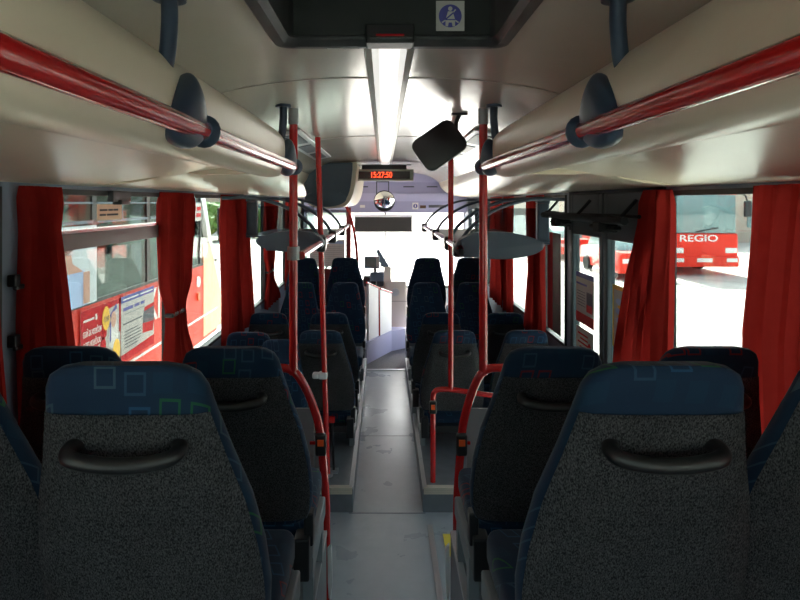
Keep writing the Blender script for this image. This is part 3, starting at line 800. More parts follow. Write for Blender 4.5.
# overhead locker, driver side
e = tag(empty('overhead_locker', (-.55, 6.2, Z(.2))), 'cream overhead locker with slate grey end above the driver side', 'locker')
prof = smooth2([(-.36, .12), (-.30, .185), (.20, .215), (.265, .20), (.265, .10), (.235, -.10), (.17, -.225), (.06, -.262), (-.15, -.262), (-.24, -.2), (-.27, -.05), (-.36, .12)], 3)[:-1]
bm = bmesh.new(); prism(bm, prof, 'y', 0, 2.3); link('body', bm, M['cream'], e, smooth=True)
bm = bmesh.new(); prism(bm, [(x*.9-.018, z*.93+.008) for x, z in prof], 'y', -.03, -.001, bev=.008); link('end_cover', bm, M['rackgrey'], e, smooth=True)
bm = bmesh.new(); prism(bm, [(-.05+.215*math.cos(a), -.165+.085*math.sin(a)) for a in [2*PI*k/28 for k in range(28)]], 'y', -.055, -.028, bev=.012); link('lower_cover', bm, M['rackgrey'], e, smooth=True)
e = tag(empty('curved_grab_rail', (-.34, 7.0, 1.0)), 'curved red grab rail running down beside the driver partition', 'rail')
link('tube', T([(-.10, 0, .90), (-.05, .05, .76), (-.005, .1, .55), (.02, .12, .3), (.03, .12, -.06)], .017, smooth_n=6), M['red'], e, smooth=True)

# ================================================================ FRONT OF THE BUS
e = tag(empty('bulkhead', (CX, 9.2, Z(.2))), 'lilac bulkhead over the windscreen with dark vent slots', 'bulkhead'); e['kind'] = 'structure'
bm = bmesh.new(); prism(bm, [(-.30, .22), (-.27, .10), (.0, .10), (.3, .25), (.3, .30), (-.3, .30)], 'x', -1.22, 1.22); link('upper_panel', bm, M['lilac'], e)
link('lower_panel', B((-1.22, 1.22, -.20, .29, -.36, -.19)), M['lilac'], e)
link('mid_panel', B((-1.22, 1.22, -.24, .29, -.19, -.07)), M['lilac_light'], e)
link('top_panel', B((-1.22, 1.22, -.22, .29, -.07, .101)), M['lilac'], e)
for x in (-.42, .27, .62): link('slot', B((x, x+.16, -.224, -.219, .02, .035)), M['black'], e)
def small_plate(x, z, w_, h_, m, label, cat='sticker', y=8.994):
    return tag(link('sticker', B((x, x+w_, y, y+.005, z, z+h_)), m), label, cat)
st = tag(empty('seat_belt_sticker', (.47, 8.992, Z(-.06))), 'tiny white belt sticker with blue disc on the bulkhead', 'sticker')
link('square', B((-.045, .045, 0, .006, -.05, .05)), M['paper'], st)
bm = bmesh.new(); disc(bm, (0, -.002, 0), .032, 'y', .003); link('disc', bm, M['blue_ink'], st)
link('figure', B((-.008, .008, -.006, -.0036, -.02, .022)), M['paper'], st)
small_plate(.54, Z(-.095), .09, .045, M['hair'], 'small dark plate next to the belt sticker on the bulkhead')
small_plate(.67, Z(-.085), .26, .04, M['ink'], 'long dark lettering plate on the bulkhead')
small_plate(-.36, Z(-.085), .075, .04, M['paper'], 'small white and red plate on the bulkhead left of the round mirror')
# sun shade
e = tag(empty('sun_shade', (.0, 9.38, Z(-.2))), 'dark roller sun shade across the top of the windscreen', 'sun shade')
link('cloth', B((-.46, .44, 0, .01, -.26, -.035)), mat('shade_cloth', (.03, .028, .024), .8), e)
link('roller', B((-.48, .46, -.02, .03, -.035, 0)), M['paper'], e)
link('bottom_bar', B((-.47, .45, -.006, .016, -.275, -.26)), M['paper'], e)
# plinth and cab panels
bm = bmesh.new()
prism(bm, [(-.21, 7.2), (.10, 7.85), (.30, 8.02), (.55, 8.02), (.55, 8.12), (.05, 8.12), (-.3, 7.9), (-.3, 7.2)], 'z', 0, .26)
tag(link('cab_plinth', bm, M['lilac_light']), 'pale lilac plinth below the white driver cab panels', 'plinth')
e = tag(empty('driver_cab_panel', (-.2, 7.55, .26)), 'white driver cab side panels edged with red trim', 'partition')
def slab(name, a, b, za, zb, m, th=.03):
    a = Vector((a[0]+.2, a[1]-7.55, 0)); b = Vector((b[0]+.2, b[1]-7.55, 0)); d = (b-a).normalized(); nn = Vector((-d.y, d.x, 0))*th
    bm = bmesh.new()
    A = [bm.verts.new(v) for v in (a, b, b+Vector((0, 0, zb)), a+Vector((0, 0, za)))]; C = [bm.verts.new(v.co+nn) for v in A]
    bm.faces.new(A); bm.faces.new(C[::-1])
    for k in range(4): bm.faces.new((A[k], C[k], C[(k+1) % 4], A[(k+1) % 4]))
    return link(name, bm, m, e)
slab('rear_panel', (-.185, 7.32), (-.065, 7.58), .70, .60, M['whitepanel']); slab('front_panel', (-.045, 7.60), (.10, 7.9), .58, .50, M['whitepanel'])
link('trim', T([(-.01, -.26, .71), (.135, .03, .605), (.14, .04, .0)], .013), M['red'], e, smooth=True)
link('trim', T([(.155, .05, .59), (.30, .33, .50)], .013), M['red'], e, smooth=True)
# dashboard
e = tag(empty('dashboard', (-.1, 8.9, 0)), 'beige dashboard block with round gauge and dark centre', 'dashboard')
link('body', B((-.95, .30, .05, .50, 0, .80), (.12, .42, -.45, .05, 0, .83), bev=.03, seg=3), M['beige'], e, smooth=True)
link('instrument_cluster', B((-.2, .10, -.35, .05, .74, .90), bev=.03), M['black'], e, smooth=True)
bm = bmesh.new(); disc(bm, (.26, -.455, .68), .055, 'y', .012); disc(bm, (.26, -.462, .68), .035, 'y', .008)
link('gauge', bm, M['clampgrey'], e)
link('seam', B((.12, .42, -.453, -.449, .55, .556)), M['ink'], e)
bm = bmesh.new(); tube(bm, [(-.55+.21*math.cos(a), -.2+.09*math.sin(a), .92+.17*math.sin(a)) for a in [2*PI*k/24 for k in range(25)]], .015, sides=8)
link('steering_wheel', bm, M['black'], e, smooth=True)
e = tag(empty('ticket_machine', (-.12, 8.15, .92)), 'grey ticket machine with screen and keypad on a stalk', 'ticket machine')
link('stalk', T([(0, .0, -.66), (0, 0, .14)], .02), M['black'], e)
link('base', B((-.1, .1, -.08, .08, -.66, -.64)), M['black'], e)
link('housing', B((-.145, .06, -.04, .06, .13, .29), bev=.01), M['rackgrey'], e)
link('screen', B((-.135, .005, -.046, -.039, .15, .275)), mat('screen_glass', (.12, .16, .16), .1), e)
link('keypad', B((.015, .05, -.046, -.039, .15, .275)), M['clampgrey'], e)
link('printer', B((-.07, .12, -.06, .10, -.04, .08), bev=.015), M['rackgrey'], e)
e = tag(empty('card_reader', (.05, 8.45, .83)), 'slanted dark card reader panel beside the ticket machine', 'card reader')
bm = bmesh.new(); prism(bm, [(-.16, .44), (-.12, .45), (.02, .22), (.0, .20), (-.09, .21)], 'y', -.03, .03); link('panel', bm, M['rackgrey'], e)
link('foot', B((-.05, .05, -.04, .04, 0, .21), bev=.01), M['beige'], e)
# driver partition with timetable
e = tag(empty('driver_partition', (-.85, 7.62, .0)), 'red framed partition behind the driver', 'partition')
link('panel', B((-.38, .37, 0, .02, 0, 1.1)), mat('partition_red', (.22, .02, .02), .5), e)
link('pane', B((-.38, .37, .006, .012, 1.1, 1.85)), M['glass'], e)
link('post', B((.37, .43, -.02, .04, 0, 1.88)), mat('partition_post', (.25, .02, .02), .4), e)
e = tag(empty('timetable', (-.72, 7.605, 1.13)), 'pale timetable sheet with blue header on the driver partition', 'poster')
link('sheet', B((-.22, .22, 0, .004, 0, .34)), M['paper'], e)
link('header', B((-.2, .2, -.003, -.0005, .29, .325)), M['pale_blue'], e)
link('lines', B(*[(-.19, .19, -.003, -.0005, .03+k*.025, .033+k*.025) for k in range(10)]), M['clampgrey'], e)

# ================================================================ MIDDLE DOOR (right side)
e = empty('door_1', (XR, (DOOR[0]+DOOR[1])/2, 0)); e['kind'] = 'structure'
def leaf(a, b):
    a -= e.location.y; b -= e.location.y; f = .055
    link('leaf_frame', B((-.03, .02, a, a+f, -.25, 2.0), (-.03, .02, b-f, b, -.25, 2.0), (-.03, .02, a+f, b-f, 1.74, 2.0), (-.03, .02, a+f, b-f, -.25, .1), bev=.008), M['doorframe'], e)
    link('leaf_glass', B((-.006, .0, a+f, b-f, .1, 1.74)), M['glass'], e)
M['doorframe'] = mat('door_leaf_grey', (.045, .06, .07), .6, 0, .2)
leaf(2.84, 3.42); leaf(3.44, 4.03)
link('jamb', B((-.05, .06, DOOR[0], 2.84, -.25, 2.0), (-.05, .06, 4.03, DOOR[1], -.25, 2.0)), M['wall'], e)
e2 = tag(empty('door_header', (XR-.06, 3.5, 1.72)), 'slate header panel above the middle door', 'panel'); e2['kind'] = 'structure'
link('panel', B((.045, .058, -.78, .60, .04, .30)), mat('header_slate', (.03, .04, .052), .7, 0, .15), e2)
e2 = tag(empty('door_mechanism', (1.13, 3.6, Z(-.09))), 'black door opener bars across the middle door', 'door opener')
link('bar', T([(0, -.78, 0), (0, .66, 0)], .020, sides=10), M['matt'], e2, smooth=True)
link('bar', T([(.04, -.85, .022), (.04, .25, .012), (.03, .5, .02), (.02, .66, .02)], .010, sides=10), M['matt'], e2, smooth=True)
for y in (-.45, .35): link('linkage', B((-.02, .08, y-.05, y+.05, -.07, -.014), (.02, .06, y-.15, y+.22, -.055, -.035), bev=.008), M['matt'], e2)
for y in (-.70, -.05, .6): link('hanger', T([(0, y, 0), (.09, y, .10)], .009, sides=8), M['matt'], e2)
# front door
e = empty('door_2', (XR, 8.3, 0)); e['kind'] = 'structure'
for a, b in ((-.68, -.01), (.01, .68)):
    link('leaf_frame', B((-.02, .03, a, a+.05, -.25, 2.0), (-.02, .03, b-.05, b, -.25, 2.0), (-.02, .03, a, b, 1.85, 2.0), (-.02, .03, a, b, -.25, .1)), M['doorframe'], e)
    link('leaf_glass', B((.0, .006, a+.05, b-.05, .1, 1.85)), M['windscreen'], e)

# posters on glass (side view planes, facing into the bus)
def side_poster(name, x, y0, y1, z0, z1, label, items, face=1):
    """flat sheet in a plane of constant x. items: (mat, u0,u1,v0,v1) with u along +y (0..1), v up; face = sign of the printed normal"""
    e = tag(empty(name, (x, (y0+y1)/2, (z0+z1)/2)), label, 'poster')
    Wd, Hd = y1-y0, z1-z0
    link('sheet', B((-.001, .001, -Wd/2, Wd/2, -Hd/2, Hd/2)), M['poster_stock'], e)
    for k, (nm, m, shp) in enumerate(items):
        bm = bmesh.new(); x0 = face*(.0015+.0012*(k % 5)); x1 = x0+face*.001
        if shp[0] == 'r':
            for (u0, u1, v0, v1) in shp[1]: box(bm, min(x0, x1), max(x0, x1), (u0-.5)*Wd, (u1-.5)*Wd, (v0-.5)*Hd, (v1-.5)*Hd)
        elif shp[0] == 'c':
            for (u, v, ru, rv) in shp[1]: disc(bm, ((x0+x1)/2, (u-.5)*Wd, (v-.5)*Hd), ru*Wd, 'x', .001, 24, rv*Hd)
        else:
            for pl in shp[1]: prism(bm, [((u-.5)*Wd, (v-.5)*Hd) for u, v in pl], 'x', x0, x1)
        link(nm, bm, m, e)
    return e, Wd, Hd
def lines(u0, u1, v, n, dv, h=.012, var=.12):
    return [(u0, u1-random.random()*var, v-k*dv, v-k*dv+h) for k in range(n)]
# on the door leaves (face towards the camera side = -x)
side_poster('poster', XR-.02, 3.60, 3.93, 1.18, 1.50, 'bus line poster with blue header and red foot on the middle door glass',
    [('header', M['blue_ink'], ('r', [(.0, 1, .9, 1)])), ('lines', M['ink'], ('r', lines(.45, .95, .62, 6, .055))), ('title', M['blue_ink'], ('r', [(.35, .95, .76, .80)])),
     ('bus_picture', M['ink'], ('r', [(.05, .35, .38, .66)])), ('bus_picture_red', M['red_ink'], ('r', [(.05, .35, .28, .42)])), ('foot', M['red_ink'], ('r', [(0, 1, 0, .2)]))], -1)
side_poster('poster', XR-.02, 3.61, 3.93, .92, 1.15, 'white notice with red print low on the middle door glass',
    [('lines', M['red_ink'], ('r', lines(.3, .9, .8, 6, .12, .05, .3))), ('heart', M['red_ink'], ('c', [(.2, .5, .1, .2)]))], -1)
side_poster('poster', XR-.02, 3.08, 3.30, 1.16, 1.50, 'pale poster with orange edge and blue yellow arcs on the door leaf by the curtain',
    [('border', M['yellow_ink'], ('r', [(0, 1, .93, 1), (0, .06, 0, 1), (.94, 1, 0, 1)])), ('arcs', M['pale_blue'], ('c', [(.6, .75, .18, .05), (.62, .6, .18, .05), (.58, .45, .18, .05), (.6, .3, .18, .05)])), ('arcs_yellow', M['yellow_ink'], ('c', [(.5, .67, .15, .03), (.5, .52, .15, .03), (.5, .37, .15, .03)]))], -1)
side_poster('poster', XR-.006, 4.32, 4.66, .98, 1.72, 'dark brown and red poster on the narrow window past the middle door',
    [('dark_field', mat('brown_print', (.10, .03, .02), .6), ('r', [(.0, 1, 0, 1)])), ('red_field', M['red_ink'], ('r', [(.6, 1, .0, 1)])), ('blocks', M['hair'], ('r', [(.1, .5, .7, .9), (.15, .45, .4, .62), (.1, .5, .1, .3)]))], -1)
# sticker and latch on the vent window
e, Wd, Hd = side_poster('sticker', XL+.016, 2.56, 2.80, Z(-.045)-.035, Z(-.045)+.035, 'beige two line notice sticker on the upper sliding window',
    [('print', M['ink'], ('r', [(.08, .38, .58, .70), (.42, .6, .58, .70), (.63, .82, .58, .70), (.08, .32, .28, .40), (.36, .82, .28, .40)]))], 1)
[c for c in e.children if c.name.startswith('sheet')][0].data.materials[0] = M['stickbeige']
tag(link('window_latch', B((XL+.013, XL+.04, 2.66, 2.85, Z(.0), Z(.05)), (XL+.013, XL+.055, 2.71, 2.80, Z(-.012), Z(.01)), bev=.004), M['black']), 'black sliding catch on top of the upper window', 'latch')

# ================================================================ CURTAINS
def curtain(s, rows, label, folds=7, amp=.018, tie=None, gather=0.0):
    """rows: (z, y_start, y_end) from top to bottom; hangs just inside the wall"""
    xw = XR-.036 if s > 0 else XL+.036
    n = folds*8
    bm = bmesh.new(); grid = []
    R_ = []
    for (a, b) in zip(rows, rows[1:]):
        for k in range(8):
            t = k/8; t2 = t*t*(3-2*t) if tie is not None else t
            R_.append((a[0]+(b[0]-a[0])*t, a[1]+(b[1]-a[1])*t2, a[2]+(b[2]-a[2])*t2))
    R_.append(rows[-1])
    ph = random.random()*6
    cen = sum(r[1]+r[2] for r in rows)/(2*len(rows))
    for j, (z, y0, y1) in enumerate(R_):
        row = []; wdt = y1-y0
        am = amp*1.3*(1 if j > 3 else .55+.15*j)
        for i in range(n+1):
            u = i/n
            x = am*math.sin(2*PI*folds*u+ph+.5*math.sin(3*u+z*2)) + am*.4*math.sin(2*PI*folds*2.3*u+ph*2+z*1.5)
            y = y0+wdt*(u+.012*math.sin(2*PI*folds*u+1.3+z))
            row.append(bm.verts.new((xw - (x+amp*.3), y, z)))
        grid.append(row)
    for a, b in zip(grid, grid[1:]):
        for i in range(n): bm.faces.new((a[i], a[i+1], b[i+1], b[i]))
    e = tag(empty('curtain', (xw, cen, rows[-1][0])), label, 'curtain', 'red window curtains')
    bmesh.ops.translate(bm, verts=bm.verts, vec=-Vector(e.location))
    link('cloth', bm, M['curtain'], e, smooth=True)
    if tie is not None:
        z, y0, y1 = tie
        link('tie_band', B((-.028, .022, y0-cen, y1-cen, z-rows[-1][0]-.012, z-rows[-1][0]+.012), bev=.008), M['black'], e)
    return e
ZT = Z(.055)
curtain(-1, [(ZT, .6, 1.885), (1.5, .6, 1.92), (.85, .6, 2.0)], 'red curtain at the picture edge on the poster side', 13)
curtain(-1, [(ZT, 2.0, 2.225), (1.85, 2.02, 2.19), (1.55, 2.0, 2.25), (.85, 2.0, 2.40)], 'red curtain beside the window latch and woman poster', 6, .02)
curtain(-1, [(ZT, 3.27, 3.78), (1.85, 3.26, 3.77), (1.5, 3.28, 3.70), (1.33, 3.37, 3.57), (1.28, 3.37, 3.58), (.72, 3.28, 3.95)], 'red curtain tied with a black band at its waist', 6, .02, tie=(1.31, 3.365, 3.575))
curtain(-1, [(ZT, 4.5, 5.35), (1.5, 4.5, 5.4), (.85, 4.5, 5.6)], 'red curtain next to the dark rack post, poster side', 8)
curtain(-1, [(ZT, 6.05, 6.85), (1.4, 6.1, 6.6), (1.2, 6.2, 6.5), (.85, 6.1, 7.0)], 'red curtain drawn in past the poster side rack', 6, tie=(1.22, 6.2, 6.5))
curtain(1, [(ZT, .4, 2.03), (1.5, .4, 2.10), (.85, .4, 2.08)], 'wide red curtain at the picture edge by the REGIO bus', 15, .018)
curtain(1, [(ZT, 2.60, 2.83), (1.85, 2.60, 2.86), (1.6, 2.62, 3.0), (1.2, 2.64, 3.15), (.85, 2.66, 3.22)], 'bright red curtain sweeping over the middle door edge', 5, .022)
curtain(1, [(ZT, 4.66, 5.2), (1.4, 4.7, 5.1), (.85, 4.66, 5.25)], 'red curtain past the narrow poster window', 6)
curtain(1, [(ZT, 5.75, 7.0), (1.4, 5.75, 6.9), (.85, 5.75, 7.0)], 'red curtain beneath the end of the door side rack', 8)
curtain(-1, [(ZT, 7.45, 7.75), (.85, 7.45, 7.75)], 'narrow red curtain beside the driver partition', 3)
# curtain hooks on the first pillar
for z, lab in ((Z(-.26), 'upper black hook on the slate window pillar'), (Z(-.46), 'lower black hook on the slate window pillar')):
    tag(link('curtain_hook', B((XL+.001, XL+.03, 1.97, 2.0, z-.02, z+.02), (XL+.02, XL+.035, 1.97, 2.03, z-.03, z-.015), bev=.004), M['black']), lab, 'hook')

# ================================================================ OUTSIDE
GZ = -.75
link('ground', B((-80, 80, -40, 120, GZ-.2, GZ)), M['ground'], kind='structure')

def wheel(parent, x, y, r, s):
    e = link('wheel', T([(x, y, r), (x+s*.28, y, r)], r, sides=28), M['tyre'], parent, smooth=True)
    link('hub', T([(x-s*.005, y, r), (x+s*.02, y, r)], r*.5, sides=20), M['clampgrey'], e, smooth=True)
# neighbouring bus, its side faces our left windows
nx = -3.15
e = tag(empty('parked_bus', (nx, 6.0, GZ)), 'red bus parked alongside the left windows carrying two posters', 'bus')
zo = lambda z: z-GZ
ZB = Z(-1.10)       # foot of its windows
y_of = lambda y: y-6.0
def prismx(prof, x0, x1): return prism(bmesh.new(), [(y_of(y), zo(z)) for y, z in prof], 'x', x0, x1)
link('side_panel', prismx([(-1, -.45), (11.3, -.45), (11.45, .2), (11.3, ZB), (-1, ZB)], -.05, 0), M['busred'], e)
link('side_panel', prismx([(-1, -.45), (11.3, -.45), (11.45, .2), (11.3, ZB), (-1, ZB)], -2.5, -2.45), M['busred'], e)
link('roof', B((-2.5, 0, y_of(-1), y_of(10.3), zo(2.35), zo(2.5)), bev=.05, seg=3), M['busred'], e, smooth=True)
link('cantrail', B((-.05, 0, y_of(-1), y_of(10.25), zo(2.08), zo(2.36)), (-2.5, -2.45, y_of(-1), y_of(10.25), zo(2.2), zo(2.36))), M['busred'], e)
link('floor_panel', B((-2.45, -.05, y_of(-1), y_of(11.2), zo(.2), zo(.3))), M['busint'], e)
link('windscreen_pillar', prismx([(10.15, 2.35), (10.4, 2.35), (11.0, Z(-.75)), (11.66, Z(-1.7)), (11.5, Z(-1.7)), (10.8, Z(-.75))], -.08, .004), M['buswhite'], e)
link('front_side', prismx([(10.45, Z(-.72)), (10.85, Z(-.75)), (11.55, Z(-1.7)), (11.6, -.4), (10.45, -.4)], -.04, .008), M['busorange'], e)
link('front_glass', prismx([(10.35, 2.3), (10.5, 2.3), (11.05, Z(-.75)), (11.6, Z(-1.65)), (11.55, Z(-1.65)), (11.0, Z(-.75))], -2.45, -.09), M['glass_dark'], e)
pils = [-1, .5, 2.0, 3.5, 5.0, 6.5, 8.0, 9.3, 10.3]
for y in pils:
    link('pillar', B((-.045, -.01, y_of(y), y_of(y)+.10, zo(ZB), zo(2.1))), M['rubber'], e)
    link('pillar', B((-2.49, -2.455, y_of(y), y_of(y)+.10, zo(ZB), zo(2.22))), M['rubber'], e)
for y, y2 in zip(pils, pils[1:]):
    wf = link('window_pane', B((-.03, -.022, y_of(y)+.1, y_of(y2), zo(ZB), zo(2.1))), M['glass_dark'], e)
    link('vent_frame', B((-.04, .0, y_of(y)+.1, y_of(y2), zo(Z(-.23)), zo(Z(-.20))), (-.04, .0, y_of(y)+.1, y_of(y2), zo(Z(-.02)), zo(Z(.0))), (-.04, .0, y_of(y)+.72, y_of(y)+.75, zo(Z(-.2)), zo(2.08))), M['rackgrey'], wf)
    link('window_pane', B((-2.48, -2.472, y_of(y)+.1, y_of(y2), zo(ZB), zo(2.22))), M['glass_dark'], e)
for k in range(11):
    y = -.4+k*.92
    for x in (-.55, -1.95):
        link('seat_back', B((x-.25, x+.25, y_of(y), y_of(y)+.12, zo(.3), zo(1.35)), bev=.04), M['busseat'], e)
link('cyan_blind', B((-2.44, -2.43, y_of(7.9), y_of(9.2), zo(1.35), zo(1.95))), M['cyan'], e)
link('sill_stripe', prismx([(-1, ZB), (11.3, ZB), (11.3, ZB+.04), (-1, ZB+.04)], -.03, .004), M['rubber'], e)
link('skirt_line', prismx([(-1, Z(-2.0)), (11.3, Z(-2.0)), (11.3, Z(-1.97)), (-1, Z(-1.97))], 0, .01), M['buswhite'], e)
wheel(e, -.02, y_of(9.9-.9), .48, -1); wheel(e, -.02, y_of(2.2), .48, -1)
link('lamp', T([(0, y_of(10.15), zo(Z(-1.35))), (.02, y_of(10.15), zo(Z(-1.35)))], .09, sides=20), M['buswhite'], e)
link('lamp', T([(0, y_of(10.15), zo(Z(-1.6))), (.03, y_of(10.15), zo(Z(-1.6)))], .07, sides=16), M['orange'], e)
link('mirror_arm', T([(.0, y_of(10.5), zo(Z(.2))), (.22, y_of(10.7), zo(Z(.15))), (.26, y_of(10.8), zo(Z(-.1)))], .02, smooth_n=4), M['rubber'], e)
link('side_mirror', B((.16, .36, y_of(10.72), y_of(10.84), zo(Z(-.6)), zo(Z(-.1))), bev=.03), M['rubber'], e)
text('lettering', 'KI', .62, M['buswhite'], e, (.008, y_of(7.99), zo(Z(-1.42))), (PI/2, 0, PI/2), 'LEFT', .002, .80)
# posters on its side, read from our windows: printed normal +x, u runs with +y (text reads towards +y)
PX = nx+.012
y0, y1, z0, z1 = 6.2, 7.14, Z(-1.92), Z(-1.14)
e, Wd, Hd = side_poster('poster', PX, y0, y1, z0, z1, 'red and white recruitment poster with yellow badge on the parked bus',
    [('red_field', M['red_ink'], ('p', [[(0, .30), (.62, .52), (.66, .9), (1, .93), (1, 1), (0, 1)], [(.96, .5), (1, .5), (1, 1), (.96, 1)]])),
     ('shirt', M['paper'], ('c', [(.80, .50, .13, .22)])), ('uniform', M['blue_ink'], ('p', [[(.70, .80), (.88, .94), (.9, .88), (.72, .76)], [(.70, .40), (.735, .42), (.735, .70), (.70, .68)]])),
     ('face', M['skin'], ('c', [(.80, .72, .07, .12)])), ('badge', M['yellow_ink'], ('c', [(.60, .78, .095, .17), (.88, .24, .10, .17)])),
     ('seal', M['red_ink'], ('c', [(.53, .40, .075, .13)])), ('small_print', M['ink'], ('r', [(.2, .5, .16, .18), (.6, .8, .16, .18), (.84, .92, .16, .3), (.25, .48, .06, .08)]))], 1)
for k, s_ in enumerate(('STAŇ SA VODIČOM', 'ALEBO VODIČKOU', 'AUTOBUSU')):
    text('lettering', s_, .088, M['buswhite'], e, (.009, -Wd*.46, Hd*(.17-.15*k)), (PI/2, 0, PI/2), 'LEFT', .0005, .52)
text('lettering', '1350', .08, M['ink'], e, (.009, Wd*.10, Hd*.27), (PI/2, 0, PI/2), 'CENTER', .0005, .8)
link('logo', B((.008, .009, -Wd*.45, -Wd*.2, Hd*.34, Hd*.37), (.008, .009, -Wd*.17, -Wd*.13, Hd*.32, Hd*.40)), M['paper'], e)
e, Wd, Hd = side_poster('poster', PX, 7.16, 8.18, Z(-1.92), Z(-1.14), 'white poster with blue header and red bus picture on the parked bus',
    [('header', M['blue_ink'], ('r', [(0, 1, .9, 1)])), ('header_print', M['paper'], ('r', [(.04, .5, .935, .955), (.55, .95, .935, .955)])), ('title', M['blue_ink'], ('r', [(.05, .33, .77, .82), (.37, .52, .77, .82), (.56, .68, .77, .82)])), ('rule', M['ink'], ('r', [(.05, .68, .715, .72)])),
     ('lines', M['ink'], ('r', [(.05, .6, .56, .58)] + lines(.08, .58, .44, 6, .05, .014))), ('bus_picture', M['ink'], ('p', [[(.62, .40), (1, .36), (1, .68), (.66, .66)]])),
     ('bus_picture_red', M['red_ink'], ('p', [[(.62, .28), (.95, .24), (1, .40), (.62, .44)], [(.66, .63), (1, .66), (1, .72), (.68, .70)]])),
     ('foot', M['red_ink'], ('p', [[(0, 0), (1, 0), (1, .16), (0, .10)]]))], 1)
e, Wd, Hd = side_poster('poster', nx+.012, 5.2, 6.55, Z(-1.08), Z(-.25), 'advert on the parked bus window of a dark haired woman in a pale blue top',
    [('backdrop', mat('ad_pale', (.62, .68, .70), .6), ('r', [(0, 1, 0, 1)])), ('dress', M['pale_blue'], ('p', [[(.25, 0), (.85, 0), (.8, .45), (.3, .45)]])), ('shoulders', M['skin'], ('p', [[(.3, .43), (.78, .43), (.62, .55), (.6, .66), (.48, .66), (.46, .55)]])),
     ('arm', M['skin'], ('r', [(.78, .88, .02, .42)])), ('hair', M['hair'], ('c', [(.55, .83, .13, .14)])), ('face', M['skin'], ('c', [(.52, .77, .09, .12)]))], 1)
# red lettered notice on the far bus window
e, Wd, Hd = side_poster('notice', nx+.012, 9.75, 10.3, Z(-.32), Z(-.02), 'white notice with four red words on the parked bus front window',
    [('print', M['red_ink'], ('r', [(.06, .46, .58, .80), (.54, .95, .58, .80), (.06, .40, .22, .44), (.48, .95, .22, .44)]))], 1)

# REGIO bus facing us on the right
bx, by = 11.75, 22.0
e = tag(empty('regio_bus', (bx, by, GZ)), 'red bus with white REGIO lettering facing the camera outside', 'bus')
link('body', B((-1.25, 1.25, .25, 12, .35, 3.15), bev=.12, seg=3), M['busred'], e, smooth=True)
link('front_face', B((-1.25, 1.25, 0, .3, .32, 1.55), bev=.08, seg=3), M['busred'], e, smooth=True)
link('front_header', B((-1.23, 1.23, .02, .3, 2.95, 3.2), bev=.06, seg=3), M['busred'], e, smooth=True)
M['regioglass'] = mat('regio_windscreen', (.15, .24, .25), .12, 0, .8)
link('windscreen', B((-1.17, 1.17, .02, .28, 1.55, 2.97), bev=.05, seg=3), M['regioglass'], e, smooth=True)
link('bumper', B((-1.25, 1.25, -.06, .2, .32, .72), bev=.05), M['busred'], e, smooth=True)
link('number_plate', B((-.30, .26, -.075, -.06, .50, .64)), M['buswhite'], e)
for x in (-.98, .98):
    link('headlamp', B((x-.22, x+.22, -.02, .05, .82, 1.02), bev=.03), M['buswhite'], e)
    link('fog_lamp', B((x-.2, x+.2, -.075, -.05, .5, .64), bev=.01), M['buswhite'], e)
link('mirror_arm', T([(1.2, .05, 3.0), (1.42, -.1, 2.95), (1.48, -.15, 2.7)], .03, smooth_n=4), M['rubber'], e)
link('side_mirror', B((1.36, 1.62, -.22, -.08, 2.15, 2.75), bev=.05), M['rubber'], e)
link('side_mirror', B((-1.62, -1.36, -.22, -.08, 2.15, 2.75), bev=.05), M['rubber'], e)
text('lettering', 'REGIO', .34, M['buswhite'], e, (-.22, -.012, 1.36), (PI/2, 0, 0), 'CENTER', .01, 1.45)
link('wiper', T([(-.3, -.02, 1.6), (.5, -.03, 1.75)], .02), M['rubber'], e)
for x in (-1.12, 1.12): wheel(e, x, 2.4, .48, -1 if x > 0 else 1)
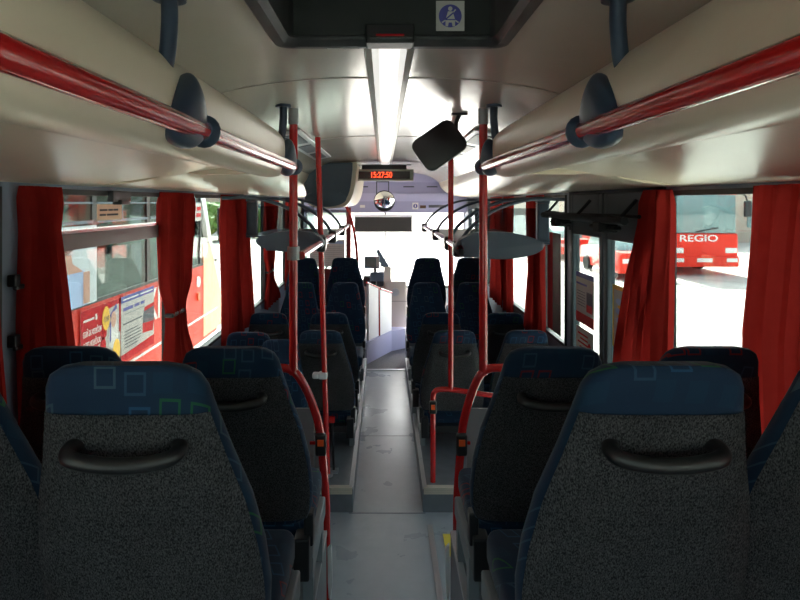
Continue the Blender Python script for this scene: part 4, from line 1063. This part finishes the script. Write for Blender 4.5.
for x, y, lab, grp in ((8.95, 20.5, 'red car in the yard seen through the door leaf by the curtain', None), (8.9, 28, 'red car in the yard seen through the far door leaf', None)):
    e = tag(empty('car', (x, y, GZ)), lab, 'car', 'cars in the yard')
    bm = bmesh.new(); prism(bm, [(-.88, .25), (.88, .25), (.88, .85), (.80, .95), (-.80, .95), (-.88, .85)], 'y', 0, 4.2, bev=.05); link('body', bm, M['busred'], e, smooth=True)
    bm = bmesh.new(); prism(bm, [(.9, .95), (1.5, 1.45), (3.3, 1.45), (3.9, .95)], 'x', -.72, .72, bev=.05); link('cabin', bm, M['regioglass'], e, smooth=True)
    for xx in (-.86, .86):
        for yy in (.8, 3.3): link('wheel', T([(xx-.1, yy, .32), (xx+.1, yy, .32)], .32, sides=20), M['tyre'], e, smooth=True)
    for xx in (-.65, .65): link('headlamp', B((xx-.15, xx+.15, -.02, .03, .6, .75)), M['buswhite'], e)

def house(x, y, w_, d_, h_, lab):
    e = tag(empty('building', (x, y, GZ)), lab, 'building')
    link('walls', B((-w_/2, w_/2, 0, d_, 0, h_)), M['plaster'], e)
    link('roof', prism(bmesh.new(), [(-w_/2-.3, h_), (w_/2+.3, h_), (0, h_+1.6)], 'y', -.3, d_+.3), M['busred'], e)
    for i in range(int(w_/3)):
        for j in range(max(1, int(h_/3.2))):
            xx = -w_/2+1.2+i*3
            link('window', B((xx, xx+1.2, -.05, .0, 1+j*3, 2.5+j*3)), M['regioglass'], e)
house(20, 40, 12, 8, 5.5, 'pale building behind the REGIO bus')
house(-15, 55, 14, 8, 6, 'pale building beyond the parked bus')
def bush(x, y, r, lab):
    e = tag(empty('bush', (x, y, GZ)), lab, 'bush')
    bm = bmesh.new(); random.seed(int(abs(x)*10))
    for k in range(9):
        c = Vector((random.uniform(-.8, .8)*r, random.uniform(-.8, .8)*r, r*.8+random.uniform(-.3, .7)*r))
        q = bmesh.ops.create_icosphere(bm, subdivisions=3, radius=r*random.uniform(.45, .7))
        for v in q['verts']: v.co = v.co*(1+random.uniform(-.13, .13)) + c
    link('leaves', bm, M['leaf'], e)
    link('stem', T([(0, 0, 0), (0, 0, r)], .12), M['bark'], e)
bush(-11.5, 42, 1.5, 'yellow green bush beyond the front of the parked bus')
bush(-10, 46, 1.2, 'smaller green bush beyond the parked bus')
